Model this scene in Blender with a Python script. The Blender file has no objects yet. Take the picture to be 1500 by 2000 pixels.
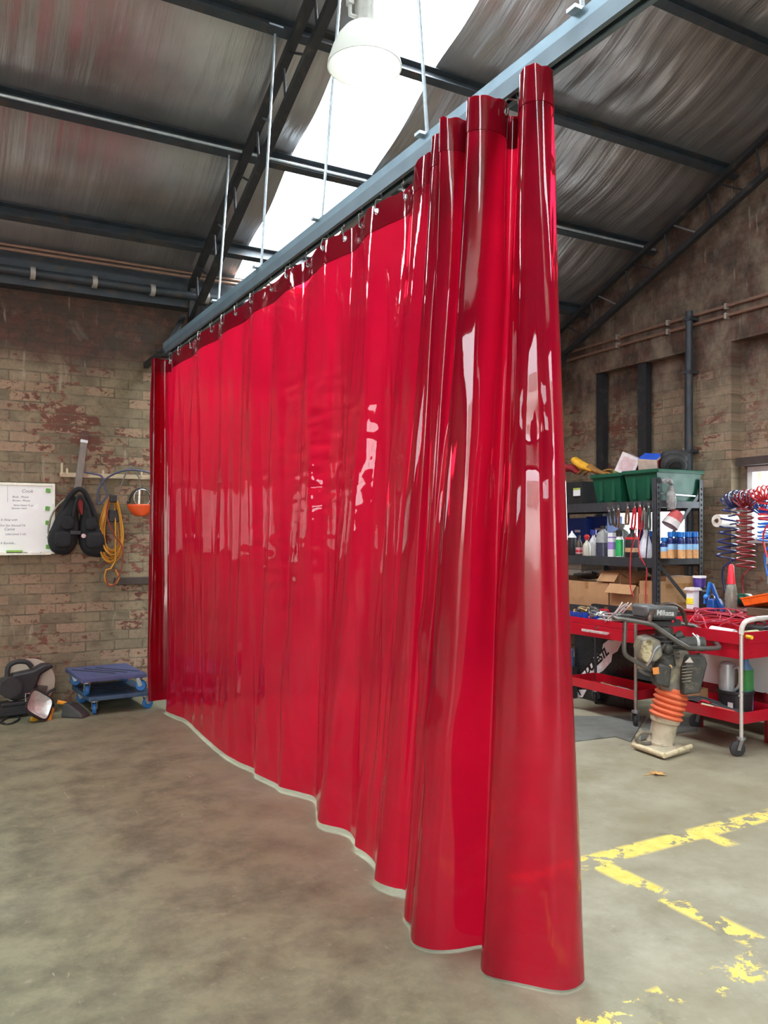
import bpy, math, random
from mathutils import Vector, Matrix, Euler, noise
random.seed(7)
PI = math.pi
SC = bpy.context.scene
COL = SC.collection
# ---------------------------------------------------------------- camera
CAM_H = 1.5
YAW = math.radians(29.17)
FPX = 1600.0
cam = bpy.data.cameras.new('camera')
cam.sensor_fit = 'AUTO'; cam.sensor_width = 36.0
cam.lens = FPX / 2000.0 * 36.0
cam.shift_y = 40.0 / 2000.0
cam.clip_start = 0.05; cam.clip_end = 200
camo = bpy.data.objects.new('camera', cam); COL.objects.link(camo)
camo.location = (0, 0, CAM_H); camo.rotation_euler = (PI/2, 0, -YAW)
SC.camera = camo
# ---------------------------------------------------------------- exposure, sky, lights
SC.view_settings.view_transform = 'Standard'
SC.view_settings.look = 'None'
SC.view_settings.exposure = 1.4
SC.view_settings.gamma = 1.0
SC.view_settings.use_curve_mapping = False
SC.cycles.use_denoising = True
SC.cycles.max_bounces = 10; SC.cycles.diffuse_bounces = 5; SC.cycles.glossy_bounces = 4
SC.cycles.transparent_max_bounces = 12; SC.cycles.transmission_bounces = 6
SC.cycles.sample_clamp_indirect = 6.0
SC.cycles.caustics_reflective = False; SC.cycles.caustics_refractive = False
SKY = 13.0
w = bpy.data.worlds.new('overcast_sky'); SC.world = w; w.use_nodes = True
wn = w.node_tree.nodes; wl = w.node_tree.links
bg = wn['Background']; bg.inputs['Strength'].default_value = SKY
tc = wn.new('ShaderNodeTexCoord'); sx = wn.new('ShaderNodeSeparateXYZ'); rp = wn.new('ShaderNodeValToRGB')
wl.new(tc.outputs['Generated'], sx.inputs[0]); wl.new(sx.outputs['Z'], rp.inputs[0]); wl.new(rp.outputs[0], bg.inputs['Color'])
rp.color_ramp.elements[0].position = 0.0; rp.color_ramp.elements[0].color = (0.36, 0.38, 0.41, 1)
rp.color_ramp.elements[1].position = 0.85; rp.color_ramp.elements[1].color = (0.95, 0.98, 1.0, 1)
def portal(name, loc, rot, sx_, sy_):
    l = bpy.data.lights.new(name, 'AREA'); l.shape = 'RECTANGLE'; l.size = sx_; l.size_y = sy_
    l.cycles.is_portal = True
    o = bpy.data.objects.new(name, l); COL.objects.link(o); o.location = loc; o.rotation_euler = rot
    return o
ROOF_S = 0.42; YB = 7.7; YF = -6.3; XR = 6.65; XL = -6.0; YRIDGE = 0.7; ZE = 3.88
RA = math.atan(ROOF_S)
def roof_z(y): return ZE + ROOF_S * ((YB - y) if y >= YRIDGE else (y - YF))
SKYL = [(2.57, 3.30, 1.2, 7.55), (-1.1, -0.65, 1.2, 7.5)]         # skylight strips of the far slope
SKYL_ADDED = [(3.4, 4.1, -5.0, 0.2), (-2.4, -1.7, -4.6, -1.6)]  # unseen strips added behind the camera to brighten the room
for i, (a, b, c, d) in enumerate(SKYL):
    y = (c + d) / 2; portal('skylight_portal', ((a + b) / 2, y, roof_z(y) + .06), (-RA, 0, 0), b - a, (d - c) / math.cos(RA))
for i, (a, b, c, d) in enumerate(SKYL_ADDED):
    y = (c + d) / 2; portal('skylight_portal', ((a + b) / 2, y, roof_z(y) + .06), (RA, 0, 0), b - a, (d - c) / math.cos(RA))
DOOR = (-4.9, -0.6, 0.0, 3.6)
portal('door_portal', ((DOOR[0] + DOOR[1]) / 2, YF - .3, (DOOR[2] + DOOR[3]) / 2), (PI/2, 0, 0), DOOR[1] - DOOR[0], DOOR[3] - DOOR[2])
LWIN = (0.5, 6.0, 1.25, 2.15)
portal('left_window_portal', (XL - .3, (LWIN[0] + LWIN[1]) / 2, (LWIN[2] + LWIN[3]) / 2), (PI/2, 0, -PI/2), LWIN[1] - LWIN[0], LWIN[3] - LWIN[2])
WIN1 = (5.74, 6.78, 1.18, 1.90); WIN2 = (3.90, 5.08, 1.40, 2.12)
for W_ in (WIN1, WIN2):
    portal('right_window_portal', (XR + .35, (W_[0] + W_[1]) / 2, (W_[2] + W_[3]) / 2), (PI/2, 0, PI/2), W_[1] - W_[0], W_[3] - W_[2])
# ---------------------------------------------------------------- pixel rays -> real points (planning helper)
_F = (math.sin(YAW), math.cos(YAW)); _R = (math.cos(YAW), -math.sin(YAW))
def _ray(px, py):
    u = (px - 750) / FPX
    return (_F[0] + _R[0] * u, _F[1] + _R[1] * u, (1040 - py) / FPX)
def onZ(px, py, z):
    d = _ray(px, py); t = (z - CAM_H) / d[2]; return Vector((d[0] * t, d[1] * t, z))
def onX(px, py, x):
    d = _ray(px, py); t = x / d[0]; return Vector((x, d[1] * t, CAM_H + d[2] * t))
def onY(px, py, y):
    d = _ray(px, py); t = y / d[1]; return Vector((d[0] * t, y, CAM_H + d[2] * t))
# ---------------------------------------------------------------- mesh builder
def frame_to(a, b, up=None):
    z = (b - a).normalized(); u = Vector((0, 0, 1)) if abs(z.z) < .95 else Vector((1, 0, 0))
    if up is not None: u = up
    x = u.cross(z).normalized(); y = z.cross(x)
    return x, y, z
class MB:
    def __init__(s): s.v = []; s.f = []; s.M = Matrix.Identity(4)
    def at(s, loc=(0, 0, 0), rot=(0, 0, 0)):
        s.M = Matrix.Translation(loc) @ Euler(rot).to_matrix().to_4x4(); return s
    def add(s, vs, fs):
        n = len(s.v); s.v += [tuple(s.M @ Vector(v)) for v in vs]; s.f += [tuple(i + n for i in f) for f in fs]; return s
    def box(s, c, d, rot=None, taper=1.0):
        x, y, z = d[0] / 2, d[1] / 2, d[2] / 2
        vs = [Vector((sx * x * (taper if sz < 0 else 1), sy * y * (taper if sz < 0 else 1), sz * z)) for sz in (-1, 1) for sy in (-1, 1) for sx in (-1, 1)]
        if rot: R = Euler(rot).to_matrix(); vs = [R @ v for v in vs]
        c = Vector(c)
        return s.add([v + c for v in vs], [(0, 2, 3, 1), (4, 5, 7, 6), (0, 1, 5, 4), (2, 6, 7, 3), (0, 4, 6, 2), (1, 3, 7, 5)])
    def b2(s, x0, x1, y0, y1, z0, z1): return s.box(((x0 + x1) / 2, (y0 + y1) / 2, (z0 + z1) / 2), (x1 - x0, y1 - y0, z1 - z0))
    def bar(s, a, b, wx, wy, up=None):
        a = Vector(a); b = Vector(b); x, y, z = frame_to(a, b, up)
        vs = [p + x * (i * wx / 2) + y * (j * wy / 2) for p in (a, b) for j in (-1, 1) for i in (-1, 1)]
        return s.add(vs, [(0, 2, 3, 1), (4, 5, 7, 6), (0, 1, 5, 4), (2, 6, 7, 3), (0, 4, 6, 2), (1, 3, 7, 5)])
    def cyl(s, a, b, r0, r1=None, n=20, caps=True):
        r1 = r0 if r1 is None else r1
        a = Vector(a); b = Vector(b); x, y, z = frame_to(a, b); vs = []
        for p, r in ((a, r0), (b, r1)):
            vs += [p + (x * math.cos(2 * PI * i / n) + y * math.sin(2 * PI * i / n)) * r for i in range(n)]
        fs = [(i, (i + 1) % n, n + (i + 1) % n, n + i) for i in range(n)]
        if caps: fs += [tuple(range(n - 1, -1, -1)), tuple(range(n, 2 * n))]
        return s.add(vs, fs)
    def lathe(s, prof, c=(0, 0, 0), axis=(0, 0, 1), n=28, sq=None, c0=True, c1=True):
        c = Vector(c); ax = Vector(axis); x, y, z = frame_to(Vector((0, 0, 0)), ax); vs = []; fs = []
        for r, h in prof:
            for i in range(n):
                t = 2 * PI * i / n; ca, sa = math.cos(t), math.sin(t); rr = max(r, 1e-4)
                if sq: k = (abs(ca) ** sq + abs(sa) ** sq) ** (-1 / sq); ca *= k; sa *= k
                vs.append(c + (x * ca + y * sa) * rr + z * h)
        m = len(prof)
        for j in range(m - 1):
            for i in range(n):
                fs.append((j * n + i, j * n + (i + 1) % n, (j + 1) * n + (i + 1) % n, (j + 1) * n + i))
        if c0 and prof[0][0] > 1e-3: fs.append(tuple(range(n - 1, -1, -1)))
        if c1 and prof[-1][0] > 1e-3: fs.append(tuple((m - 1) * n + i for i in range(n)))
        return s.add(vs, fs)
    def tube(s, pts, r, n=8, closed=False):
        pts = [Vector(p) for p in pts]; m = len(pts); vs = []; fs = []; prev = None
        for i, p in enumerate(pts):
            if closed: t = pts[(i + 1) % m] - pts[i - 1]
            else: t = pts[min(i + 1, m - 1)] - pts[max(i - 1, 0)]
            if t.length < 1e-9: t = Vector((0, 0, 1))
            t.normalize()
            if prev is None:
                u = Vector((0, 0, 1)) if abs(t.z) < .9 else Vector((1, 0, 0)); x = u.cross(t).normalized()
            else:
                x = prev - t * prev.dot(t)
                x = x.normalized() if x.length > 1e-6 else Vector((0, 0, 1)).cross(t).normalized()
            prev = x; y = t.cross(x)
            vs += [p + (x * math.cos(2 * PI * k / n) + y * math.sin(2 * PI * k / n)) * r for k in range(n)]
        for i in range(m if closed else m - 1):
            j = (i + 1) % m
            fs += [(i * n + k, i * n + (k + 1) % n, j * n + (k + 1) % n, j * n + k) for k in range(n)]
        if not closed: fs += [tuple(range(n - 1, -1, -1)), tuple((m - 1) * n + k for k in range(n))]
        return s.add(vs, fs)
    def prism(s, poly, h0, h1, ax='z'):
        n = len(poly)
        def P(u, v, h): return {'z': (u, v, h), 'y': (u, h, v), 'x': (h, u, v)}[ax]
        vs = [P(u, v, h0) for u, v in poly] + [P(u, v, h1) for u, v in poly]
        fs = [tuple(range(n - 1, -1, -1)), tuple(range(n, 2 * n))] + [(i, (i + 1) % n, n + (i + 1) % n, n + i) for i in range(n)]
        return s.add(vs, fs)
    def ball(s, c, r, n=14, m=9):
        rx, ry, rz = r if isinstance(r, (tuple, list)) else (r, r, r); vs = []; fs = []
        for j in range(m + 1):
            th = PI * j / m
            for i in range(n):
                ph = 2 * PI * i / n
                vs.append((c[0] + rx * max(math.sin(th), 1e-3) * math.cos(ph), c[1] + ry * max(math.sin(th), 1e-3) * math.sin(ph), c[2] + rz * math.cos(th)))
        for j in range(m):
            for i in range(n): fs.append((j * n + i, (j + 1) * n + i, (j + 1) * n + (i + 1) % n, j * n + (i + 1) % n))
        return s.add(vs, fs)
    def grid(s, fn, nu, nv):
        vs = [fn(i / nu, j / nv) for j in range(nv + 1) for i in range(nu + 1)]
        fs = [(j * (nu + 1) + i, j * (nu + 1) + i + 1, (j + 1) * (nu + 1) + i + 1, (j + 1) * (nu + 1) + i) for j in range(nv) for i in range(nu)]
        return s.add(vs, fs)
    def tray(s, c, d, t=.004, h=None, taper=1.0):
        """open box: centre of its base, outer size (x, y, height), wall thickness, bottom narrower by taper"""
        x, y, z = d[0] / 2, d[1] / 2, d[2]; k = taper
        o = [(-x * k, -y * k, 0), (x * k, -y * k, 0), (x * k, y * k, 0), (-x * k, y * k, 0), (-x, -y, z), (x, -y, z), (x, y, z), (-x, y, z)]
        i = [(-x * k + t, -y * k + t, t), (x * k - t, -y * k + t, t), (x * k - t, y * k - t, t), (-x * k + t, y * k - t, t), (-x + t, -y + t, z), (x - t, -y + t, z), (x - t, y - t, z), (-x + t, y - t, z)]
        vs = [Vector(p) + Vector(c) for p in o + i]
        fs = [(3, 2, 1, 0)] + [(a, (a + 1) % 4, 4 + (a + 1) % 4, 4 + a) for a in range(4)]
        fs += [(8, 9, 10, 11)] + [(8 + (a + 1) % 4, 8 + a, 12 + a, 12 + (a + 1) % 4) for a in range(4)]
        fs += [(4 + a, 4 + (a + 1) % 4, 12 + (a + 1) % 4, 12 + a) for a in range(4)]
        return s.add(vs, fs)
    def build(s, name, mat, parent=None, smooth=35, bevel=0, sub=0, fix=False):
        me = bpy.data.meshes.new(name); me.from_pydata(s.v, [], s.f); me.update()
        if fix:
            import bmesh
            bm = bmesh.new(); bm.from_mesh(me); bmesh.ops.recalc_face_normals(bm, faces=bm.faces); bm.to_mesh(me); bm.free()
        if smooth:
            me.shade_smooth(); me.set_sharp_from_angle(angle=math.radians(smooth))
        if mat: me.materials.append(mat)
        o = bpy.data.objects.new(name, me); COL.objects.link(o)
        if parent: o.parent = parent
        if bevel:
            b = o.modifiers.new('bevel', 'BEVEL'); b.width = bevel; b.segments = 2; b.limit_method = 'ANGLE'; b.angle_limit = math.radians(40)
        if sub:
            b = o.modifiers.new('subsurf', 'SUBSURF'); b.levels = sub; b.render_levels = sub
        return o
def crom(P, n=8, closed=False):
    P = [Vector(p) for p in P]; m = len(P); out = []
    for i in range(m if closed else m - 1):
        if closed: a, b, c, d = P[i - 1], P[i], P[(i + 1) % m], P[(i + 2) % m]
        else: a, b, c, d = P[max(i - 1, 0)], P[i], P[i + 1], P[min(i + 2, m - 1)]
        for k in range(n):
            t = k / n
            out.append(.5 * ((2 * b) + (c - a) * t + (2 * a - 5 * b + 4 * c - d) * t * t + (3 * b - a - 3 * c + d) * t ** 3))
    if not closed: out.append(P[-1])
    return out
# ---------------------------------------------------------------- things, tags, copies
def tag(o, label=None, cat=None, group=None, kind=None):
    if label: o['label'] = label
    if cat: o['category'] = cat
    if group: o['group'] = group
    if kind: o['kind'] = kind
    return o
def thing(name, label, cat, loc=(0, 0, 0), rz=0, group=None, rot=None):
    o = bpy.data.objects.new(name, None); COL.objects.link(o); o.empty_display_size = .05
    o.location = loc; o.rotation_euler = rot if rot else (0, 0, rz)
    return tag(o, label, cat, group)
def one(mb, name, m, label, cat, group=None, loc=None, rot=None, **kw):
    o = mb.build(name, m, None, **kw)
    if loc is not None: o.location = loc
    if rot is not None: o.rotation_euler = rot
    return tag(o, label, cat, group)
def struct(mb, name, m, parent=None, **kw):
    o = mb.build(name, m, parent, **kw)
    if parent is None: o['kind'] = 'structure'
    return o
def copy_tree(o, loc=None, rz=None, label=None, parent=None):
    c = o.copy(); COL.objects.link(c)
    if parent: c.parent = parent
    if loc is not None: c.location = loc
    if rz is not None: c.rotation_euler = (c.rotation_euler[0], c.rotation_euler[1], rz)
    if label: c['label'] = label
    for ch in list(o.children): copy_tree(ch, parent=c)
    return c
# ---------------------------------------------------------------- materials
def lin(c): return tuple((x / 255 / 12.92 if x <= 10 else ((x / 255 + .055) / 1.055) ** 2.4) for x in c)
class NT:
    def __init__(s, name):
        s.m = bpy.data.materials.new(name); s.m.use_nodes = True; s.t = s.m.node_tree; s.n = s.t.nodes
        s.b = s.n['Principled BSDF']; s.out = s.n['Material Output']
    def link(s, a, b): s.t.links.new(a, b)
    def new(s, kind, **kw):
        x = s.n.new(kind)
        for k, v in kw.items(): setattr(x, k, v)
        return x
    def val(s, i, v):
        if hasattr(v, 'is_linked') or hasattr(v, 'links'): s.link(v, i)
        elif isinstance(v, (tuple, list)) and i.type == 'RGBA' and len(v) == 3: i.default_value = (*v, 1)
        else: i.default_value = v
    def math(s, op, a, b=0.0, c=None):
        x = s.new('ShaderNodeMath', operation=op); s.val(x.inputs[0], a); s.val(x.inputs[1], b)
        if c is not None: s.val(x.inputs[2], c)
        return x.outputs[0]
    def pos(s): return s.new('ShaderNodeNewGeometry').outputs['Position']
    def obj(s): return s.new('ShaderNodeTexCoord').outputs['Object']
    def sep(s, v): x = s.new('ShaderNodeSeparateXYZ'); s.link(v, x.inputs[0]); return x.outputs
    def comb(s, a, b, c=0.0):
        x = s.new('ShaderNodeCombineXYZ'); s.val(x.inputs[0], a); s.val(x.inputs[1], b); s.val(x.inputs[2], c); return x.outputs[0]
    def mapping(s, v, scale=(1, 1, 1), loc=(0, 0, 0)):
        x = s.new('ShaderNodeMapping'); s.link(v, x.inputs[0]); x.inputs['Scale'].default_value = scale; x.inputs['Location'].default_value = loc; return x.outputs[0]
    def noise(s, v, scale=5, detail=4, rough=.55, dist=0):
        x = s.new('ShaderNodeTexNoise'); s.link(v, x.inputs['Vector']); x.inputs['Scale'].default_value = scale
        x.inputs['Detail'].default_value = detail; x.inputs['Roughness'].default_value = rough; x.inputs['Distortion'].default_value = dist
        return x.outputs['Fac']
    def ramp(s, f, stops):
        x = s.new('ShaderNodeValToRGB'); s.link(f, x.inputs[0]); e = x.color_ramp.elements
        while len(e) < len(stops): e.new(.5)
        for i, (p, c) in enumerate(stops):
            e[i].position = p; e[i].color = (c, c, c, 1) if not isinstance(c, (tuple, list)) else (*c, 1)
        return x.outputs[0]
    def step(s, f, lo, hi):
        x = s.new('ShaderNodeMapRange'); x.clamp = True; s.val(x.inputs[0], f); x.inputs[1].default_value = lo; x.inputs[2].default_value = hi
        x.inputs[3].default_value = 0; x.inputs[4].default_value = 1; return x.outputs[0]
    def mix(s, f, a, b, mode='MIX'):
        x = s.new('ShaderNodeMix', data_type='RGBA', blend_type=mode); s.val(x.inputs[0], f); s.val(x.inputs[6], a); s.val(x.inputs[7], b); return x.outputs[2]
    def bump(s, h, strength=.3, dist=.01):
        x = s.new('ShaderNodeBump'); s.link(h, x.inputs['Height']); x.inputs['Strength'].default_value = strength; x.inputs['Distance'].default_value = dist
        s.link(x.outputs[0], s.b.inputs['Normal']); return x.outputs[0]
_mc = {}
def M(name, c, rough=.5, metal=0.0, var=.18, scale=18, bump=0.0, coat=0.0, dirt=None, dirt_at=(.55, .7), trans=0.0, spec=None):
    """painted / plastic / metal surface with procedural unevenness; c is an sRGB 0-255 colour"""
    if name in _mc: return _mc[name]
    t = NT(name); col = lin(c); o = t.obj(); n = t.noise(o, scale, 5, .6)
    base = t.ramp(n, [(.3, tuple(x * (1 - var) for x in col)), (.7, tuple(min(1, x * (1 + var)) for x in col))])
    if dirt:
        d = t.step(t.noise(o, scale * .6, 6, .65, .4), *dirt_at); base = t.mix(d, base, lin(dirt))
    t.link(base, t.b.inputs['Base Color'])
    t.link(t.step(t.noise(o, scale * 2, 3), -.6 + rough * 0, 1.6), t.new('ShaderNodeMath').inputs[0])
    r = t.math('MULTIPLY_ADD', t.noise(o, scale * 1.7, 3), .25, max(0.02, rough - .12)); t.link(r, t.b.inputs['Roughness'])
    t.b.inputs['Metallic'].default_value = metal
    if coat: t.b.inputs['Coat Weight'].default_value = coat
    if trans: t.b.inputs['Transmission Weight'].default_value = trans
    if spec is not None: t.b.inputs['Specular IOR Level'].default_value = spec
    if bump: t.bump(t.noise(o, scale * 4, 5, .7), bump, .004)
    _mc[name] = t.m; return t.m
# ================================================================ setting
def brick_mat(name, axis, seed=0.0):
    t = NT(name); P = t.sep(t.pos()); u = P[0] if axis == 'x' else P[1]; z = P[2]
    p2 = t.comb(u, z, seed)
    wob = t.noise(p2, 3.0, 3); uu = t.math('MULTIPLY_ADD', wob, .02, u); zz = t.math('MULTIPLY_ADD', wob, .012, z)
    v = t.comb(uu, zz, 0)
    br = t.new('ShaderNodeTexBrick'); t.link(v, br.inputs['Vector']); br.inputs['Scale'].default_value = 1.0
    br.inputs['Mortar Size'].default_value = .007; br.inputs['Mortar Smooth'].default_value = .35; br.inputs['Bias'].default_value = 0.0
    br.inputs['Brick Width'].default_value = .25; br.inputs['Row Height'].default_value = .088; br.offset = .5
    br.inputs['Color1'].default_value = (0, 0, 0, 1); br.inputs['Color2'].default_value = (1, 1, 1, 1); br.inputs['Mortar'].default_value = (.5, .5, .5, 1)
    idc = t.sep(br.outputs['Color'])[0]; mort = br.outputs['Fac']
    n1 = t.noise(p2, 1.3, 6, .62, .3); n2 = t.noise(p2, 7.0, 6, .65, .2); n3 = t.noise(p2, 30.0, 4, .6); n4 = t.noise(p2, 3.3, 5, .6, .5)
    red = t.mix(t.step(idc, 0, 1), lin((134, 86, 70)), lin((108, 72, 60)))
    red = t.mix(t.step(n2, .4, .7), red, lin((98, 66, 56)))
    paint = t.mix(t.step(n4, .38, .62), lin((140, 126, 102)), lin((110, 98, 80)))
    paint = t.mix(t.step(idc, .35, .95), paint, lin((156, 130, 108)))
    paint = t.mix(t.step(n3, .5, .8), paint, lin((112, 98, 78))); hole = t.noise(t.mapping(p2, (1, 2, 1)), 6.5, 5, .7, .5); paint = t.mix(t.math('MULTIPLY', t.step(hole, .62, .68), .75), paint, lin((86, 72, 54)))
    # per-brick flaking: some bricks shed their paint
    n5 = t.noise(t.mapping(p2, (1, 1.7, 1)), 11.0, 6, .7, .3); f = t.math('ADD', t.math('MULTIPLY', n5, .75), t.math('MULTIPLY', n1, .6)); f = t.math('ADD', f, t.math('MULTIPLY', idc, .13))
    flake = t.step(f, .80, .83)
    wall = t.mix(flake, paint, red)
    wall = t.mix(t.math('MULTIPLY', mort, t.step(n2, .36, .62)), wall, lin((98, 90, 74)))
    # old unpainted, sooty courses high on the wall
    edge = t.math('ADD', z, t.math('MULTIPLY', t.math('SUBTRACT', n1, .5), .7)); hi = t.step(edge, 2.84, 3.10)
    soot = t.mix(t.step(n2, .42, .66), lin((66, 56, 52)), lin((92, 62, 54))); soot = t.mix(t.step(n4, .58, .7), soot, lin((104, 96, 88)))
    wall = t.mix(t.math('MULTIPLY', hi, .9), wall, soot)
    # drips and white splashes
    dr = t.noise(t.comb(t.math('MULTIPLY', u, 16), t.math('MULTIPLY', z, 2.2), seed), 1.0, 5, .6)
    wall = t.mix(t.math('MULTIPLY', t.step(dr, .62, .7), .45), wall, lin((168, 158, 140)))
    if axis == 'y':
        wash = t.noise(t.comb(t.math('MULTIPLY', u, 3.2), t.math('MULTIPLY', z, 2.0), 8.0), 1.0, 6, .66)
        wall = t.mix(t.math('MULTIPLY', t.step(wash, .44, .66), .6), wall, lin((158, 144, 124)))
        wall = t.mix(t.math('MULTIPLY', t.step(t.noise(p2, 2.2, 6, .7, .3), .52, .66), .5), wall, lin((84, 76, 66)))
    t.link(wall, t.b.inputs['Base Color']); t.b.inputs['Roughness'].default_value = .88; t.b.inputs['Specular IOR Level'].default_value = .25
    h = t.math('MULTIPLY_ADD', mort, -1.0, t.math('MULTIPLY', n3, .5)); t.bump(h, .55, .012)
    return t.m
def floor_mat():
    t = NT('worn_concrete'); p = t.pos(); P = t.sep(p); x, y = P[0], P[1]
    n1 = t.noise(p, .55, 5, .6, .2); n2 = t.noise(p, 3.2, 9, .7, .1); n3 = t.noise(p, 22, 5, .65); n4 = t.noise(p, 3.6, 9, .72, .15)
    c = t.mix(t.step(n2, .33, .66), lin((132, 126, 106)), lin((166, 162, 142)))
    c = t.mix(t.math('MULTIPLY', t.step(n1, .4, .65), .6), c, lin((128, 118, 92)))
    # left of the curtain: dirtier, with its shade put into the dark olive tone
    left = t.step(t.math('ADD', x, t.math('MULTIPLY', n1, .8)), 2.5, 1.7)
    grime_shade = t.mix(t.step(n4, .35, .65), lin((74, 77, 58)), lin((138, 140, 110)))
    c = t.mix(t.math('MULTIPLY', left, .75), c, grime_shade)
    c = t.mix(t.math('MULTIPLY', t.step(n4, .60, .74), .55), c, lin((74, 72, 58)))
    c = t.mix(t.math('MULTIPLY', t.step(n3, .60, .74), .25), c, lin((190, 182, 158)))
    scr = t.noise(t.mapping(p, (9, 1.2, 1)), 3.0, 3, .5, 1.5); c = t.mix(t.math('MULTIPLY', t.step(scr, .72, .76), .35), c, lin((196, 190, 168)))
    # flaking yellow floor lines
    fl = t.noise(p, 9, 6, .68, .35); flb = t.noise(p, 3.1, 3, .5)
    def line(a, lo, hi, b, blo, bhi, cut):
        m = t.math('MULTIPLY', t.step(a, lo - .012, lo + .012), t.step(a, hi + .012, hi - .012))
        m = t.math('MULTIPLY', m, t.math('MULTIPLY', t.step(b, blo - .02, blo + .02), t.step(b, bhi + .02, bhi - .02)))
        return t.math('MULTIPLY', m, t.step(t.math('ADD', t.math('MULTIPLY', fl, .7), t.math('MULTIPLY', flb, .3)), cut, cut + .02))
    ya = line(y, 2.745, 2.865, x, 2.2, 4.9, .47); yb = line(x, 2.60, 2.71, y, 1.7, 2.8, .47)
    yc = line(y, 1.78, 1.92, x, 1.2, 3.4, .53); yd = line(x, 3.33, 3.42, y, 2.62, 2.8, .46)
    ym = t.math('MAXIMUM', t.math('MAXIMUM', ya, yb), t.math('MAXIMUM', yc, yd))
    c = t.mix(ym, c, t.mix(t.step(n3, .4, .7), lin((232, 208, 112)), lin((214, 186, 84))))
    t.link(c, t.b.inputs['Base Color']); t.b.inputs['Specular IOR Level'].default_value = .35
    t.link(t.math('MULTIPLY_ADD', n2, .35, .38), t.b.inputs['Roughness'])
    t.bump(t.math('ADD', t.math('MULTIPLY', n3, .4), t.math('ADD', n2, t.math('MULTIPLY', ym, .25))), .25, .006)
    return t.m
def foil_mat():
    t = NT('silver_roof_foil'); p = t.pos(); n = t.noise(t.mapping(p, (7, 1.0, 1)), 2.0, 5, .62, .5); n2 = t.noise(p, 1.1, 4); n3 = t.noise(p, 40, 4)
    c = t.mix(t.step(n2, .35, .65), lin((196, 196, 198)), lin((160, 158, 158))); c = t.mix(t.math('MULTIPLY', t.step(n, .55, .75), .3), c, lin((128, 118, 116)))
    t.link(c, t.b.inputs['Base Color']); t.b.inputs['Metallic'].default_value = .8
    t.link(t.math('MULTIPLY_ADD', n, .22, .24), t.b.inputs['Roughness'])
    # sheet ribs running down the slope, and crinkles
    rib = t.noise(t.mapping(p, (26, .5, .5)), 1.0, 2, .5)
    t.bump(t.math('ADD', t.math('MULTIPLY', n, .8), t.math('ADD', t.math('MULTIPLY', rib, .9), t.math('MULTIPLY', n3, .08))), .35, .02)
    return t.m
def sheet_mat():
    """clear corrugated skylight sheet"""
    t = NT('clear_roof_sheet'); n = t.n; a = t.new('ShaderNodeBsdfTransparent'); b = t.new('ShaderNodeBsdfTranslucent'); g = t.new('ShaderNodeBsdfGlossy')
    a.inputs[0].default_value = (.93, .96, .97, 1); b.inputs[0].default_value = (.9, .93, .94, 1); g.inputs['Roughness'].default_value = .25
    m1 = t.new('ShaderNodeMixShader'); m1.inputs[0].default_value = .18; t.link(a.outputs[0], m1.inputs[1]); t.link(b.outputs[0], m1.inputs[2])
    m2 = t.new('ShaderNodeMixShader'); m2.inputs[0].default_value = .04; t.link(m1.outputs[0], m2.inputs[1]); t.link(g.outputs[0], m2.inputs[2])
    t.link(m2.outputs[0], t.out.inputs[0]); return t.m
def glass_mat(name='window_glass', tint=(.93, .96, .95), k=.06, rough=.05):
    t = NT(name); a = t.new('ShaderNodeBsdfTransparent'); g = t.new('ShaderNodeBsdfGlossy'); a.inputs[0].default_value = (*tint, 1); g.inputs['Roughness'].default_value = rough
    m = t.new('ShaderNodeMixShader'); m.inputs[0].default_value = k; t.link(a.outputs[0], m.inputs[1]); t.link(g.outputs[0], m.inputs[2]); t.link(m.outputs[0], t.out.inputs[0]); return t.m
BRX = brick_mat('painted_brick_across', 'x', 0.0); BRY = brick_mat('painted_brick_along', 'y', 4.0)
FLOOR = floor_mat(); FOIL = foil_mat(); SHEET = sheet_mat(); GLASS = glass_mat()
DSTEEL = M('dark_steel', (58, 64, 70), .55, .3, .2, 9, dirt=(84, 74, 66)); BLACKST = M('black_steel', (46, 47, 50), .5, .2, .2, 14, dirt=(78, 72, 66))
TRACK = M('galvanised_track', (108, 124, 134), .42, .45, .12, 6); ZINC = M('zinc', (168, 172, 176), .38, .8, .12, 20); CHROME = M('chrome', (205, 205, 205), .2, 1.0, .08, 20)
WHITE = M('white_paint', (226, 226, 218), .5, 0, .05, 8, dirt=(190, 184, 168)); TIMBER = M('dark_timber', (66, 54, 48), .75, 0, .25, 8)
ASPH = M('yard_concrete', (176, 172, 164), .9, 0, .15, 2)
# floor
fm = MB(); fm.grid(lambda u, v: (XL + (XR + .3 - XL) * u, YF + (YB - YF) * v, 0), 40, 40); struct(fm, 'floor', FLOOR, smooth=0)
g = MB(); g.b2(-14, 14, -26, YF - .02, -.12, -.01); struct(g, 'floor_yard', ASPH, smooth=0)
g = MB(); g.b2(-16, 8, -25, -24.6, -.01, 4.2); struct(g, 'wall_yard', M('yard_wall', (182, 176, 168), .9, 0, .15, 1), smooth=0)
# back wall (eave side)
wb = MB(); wb.b2(XL - .3, XR + .3, YB, YB + .25, 0, 3.80); struct(wb, 'wall_back', BRX, smooth=0)
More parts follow.
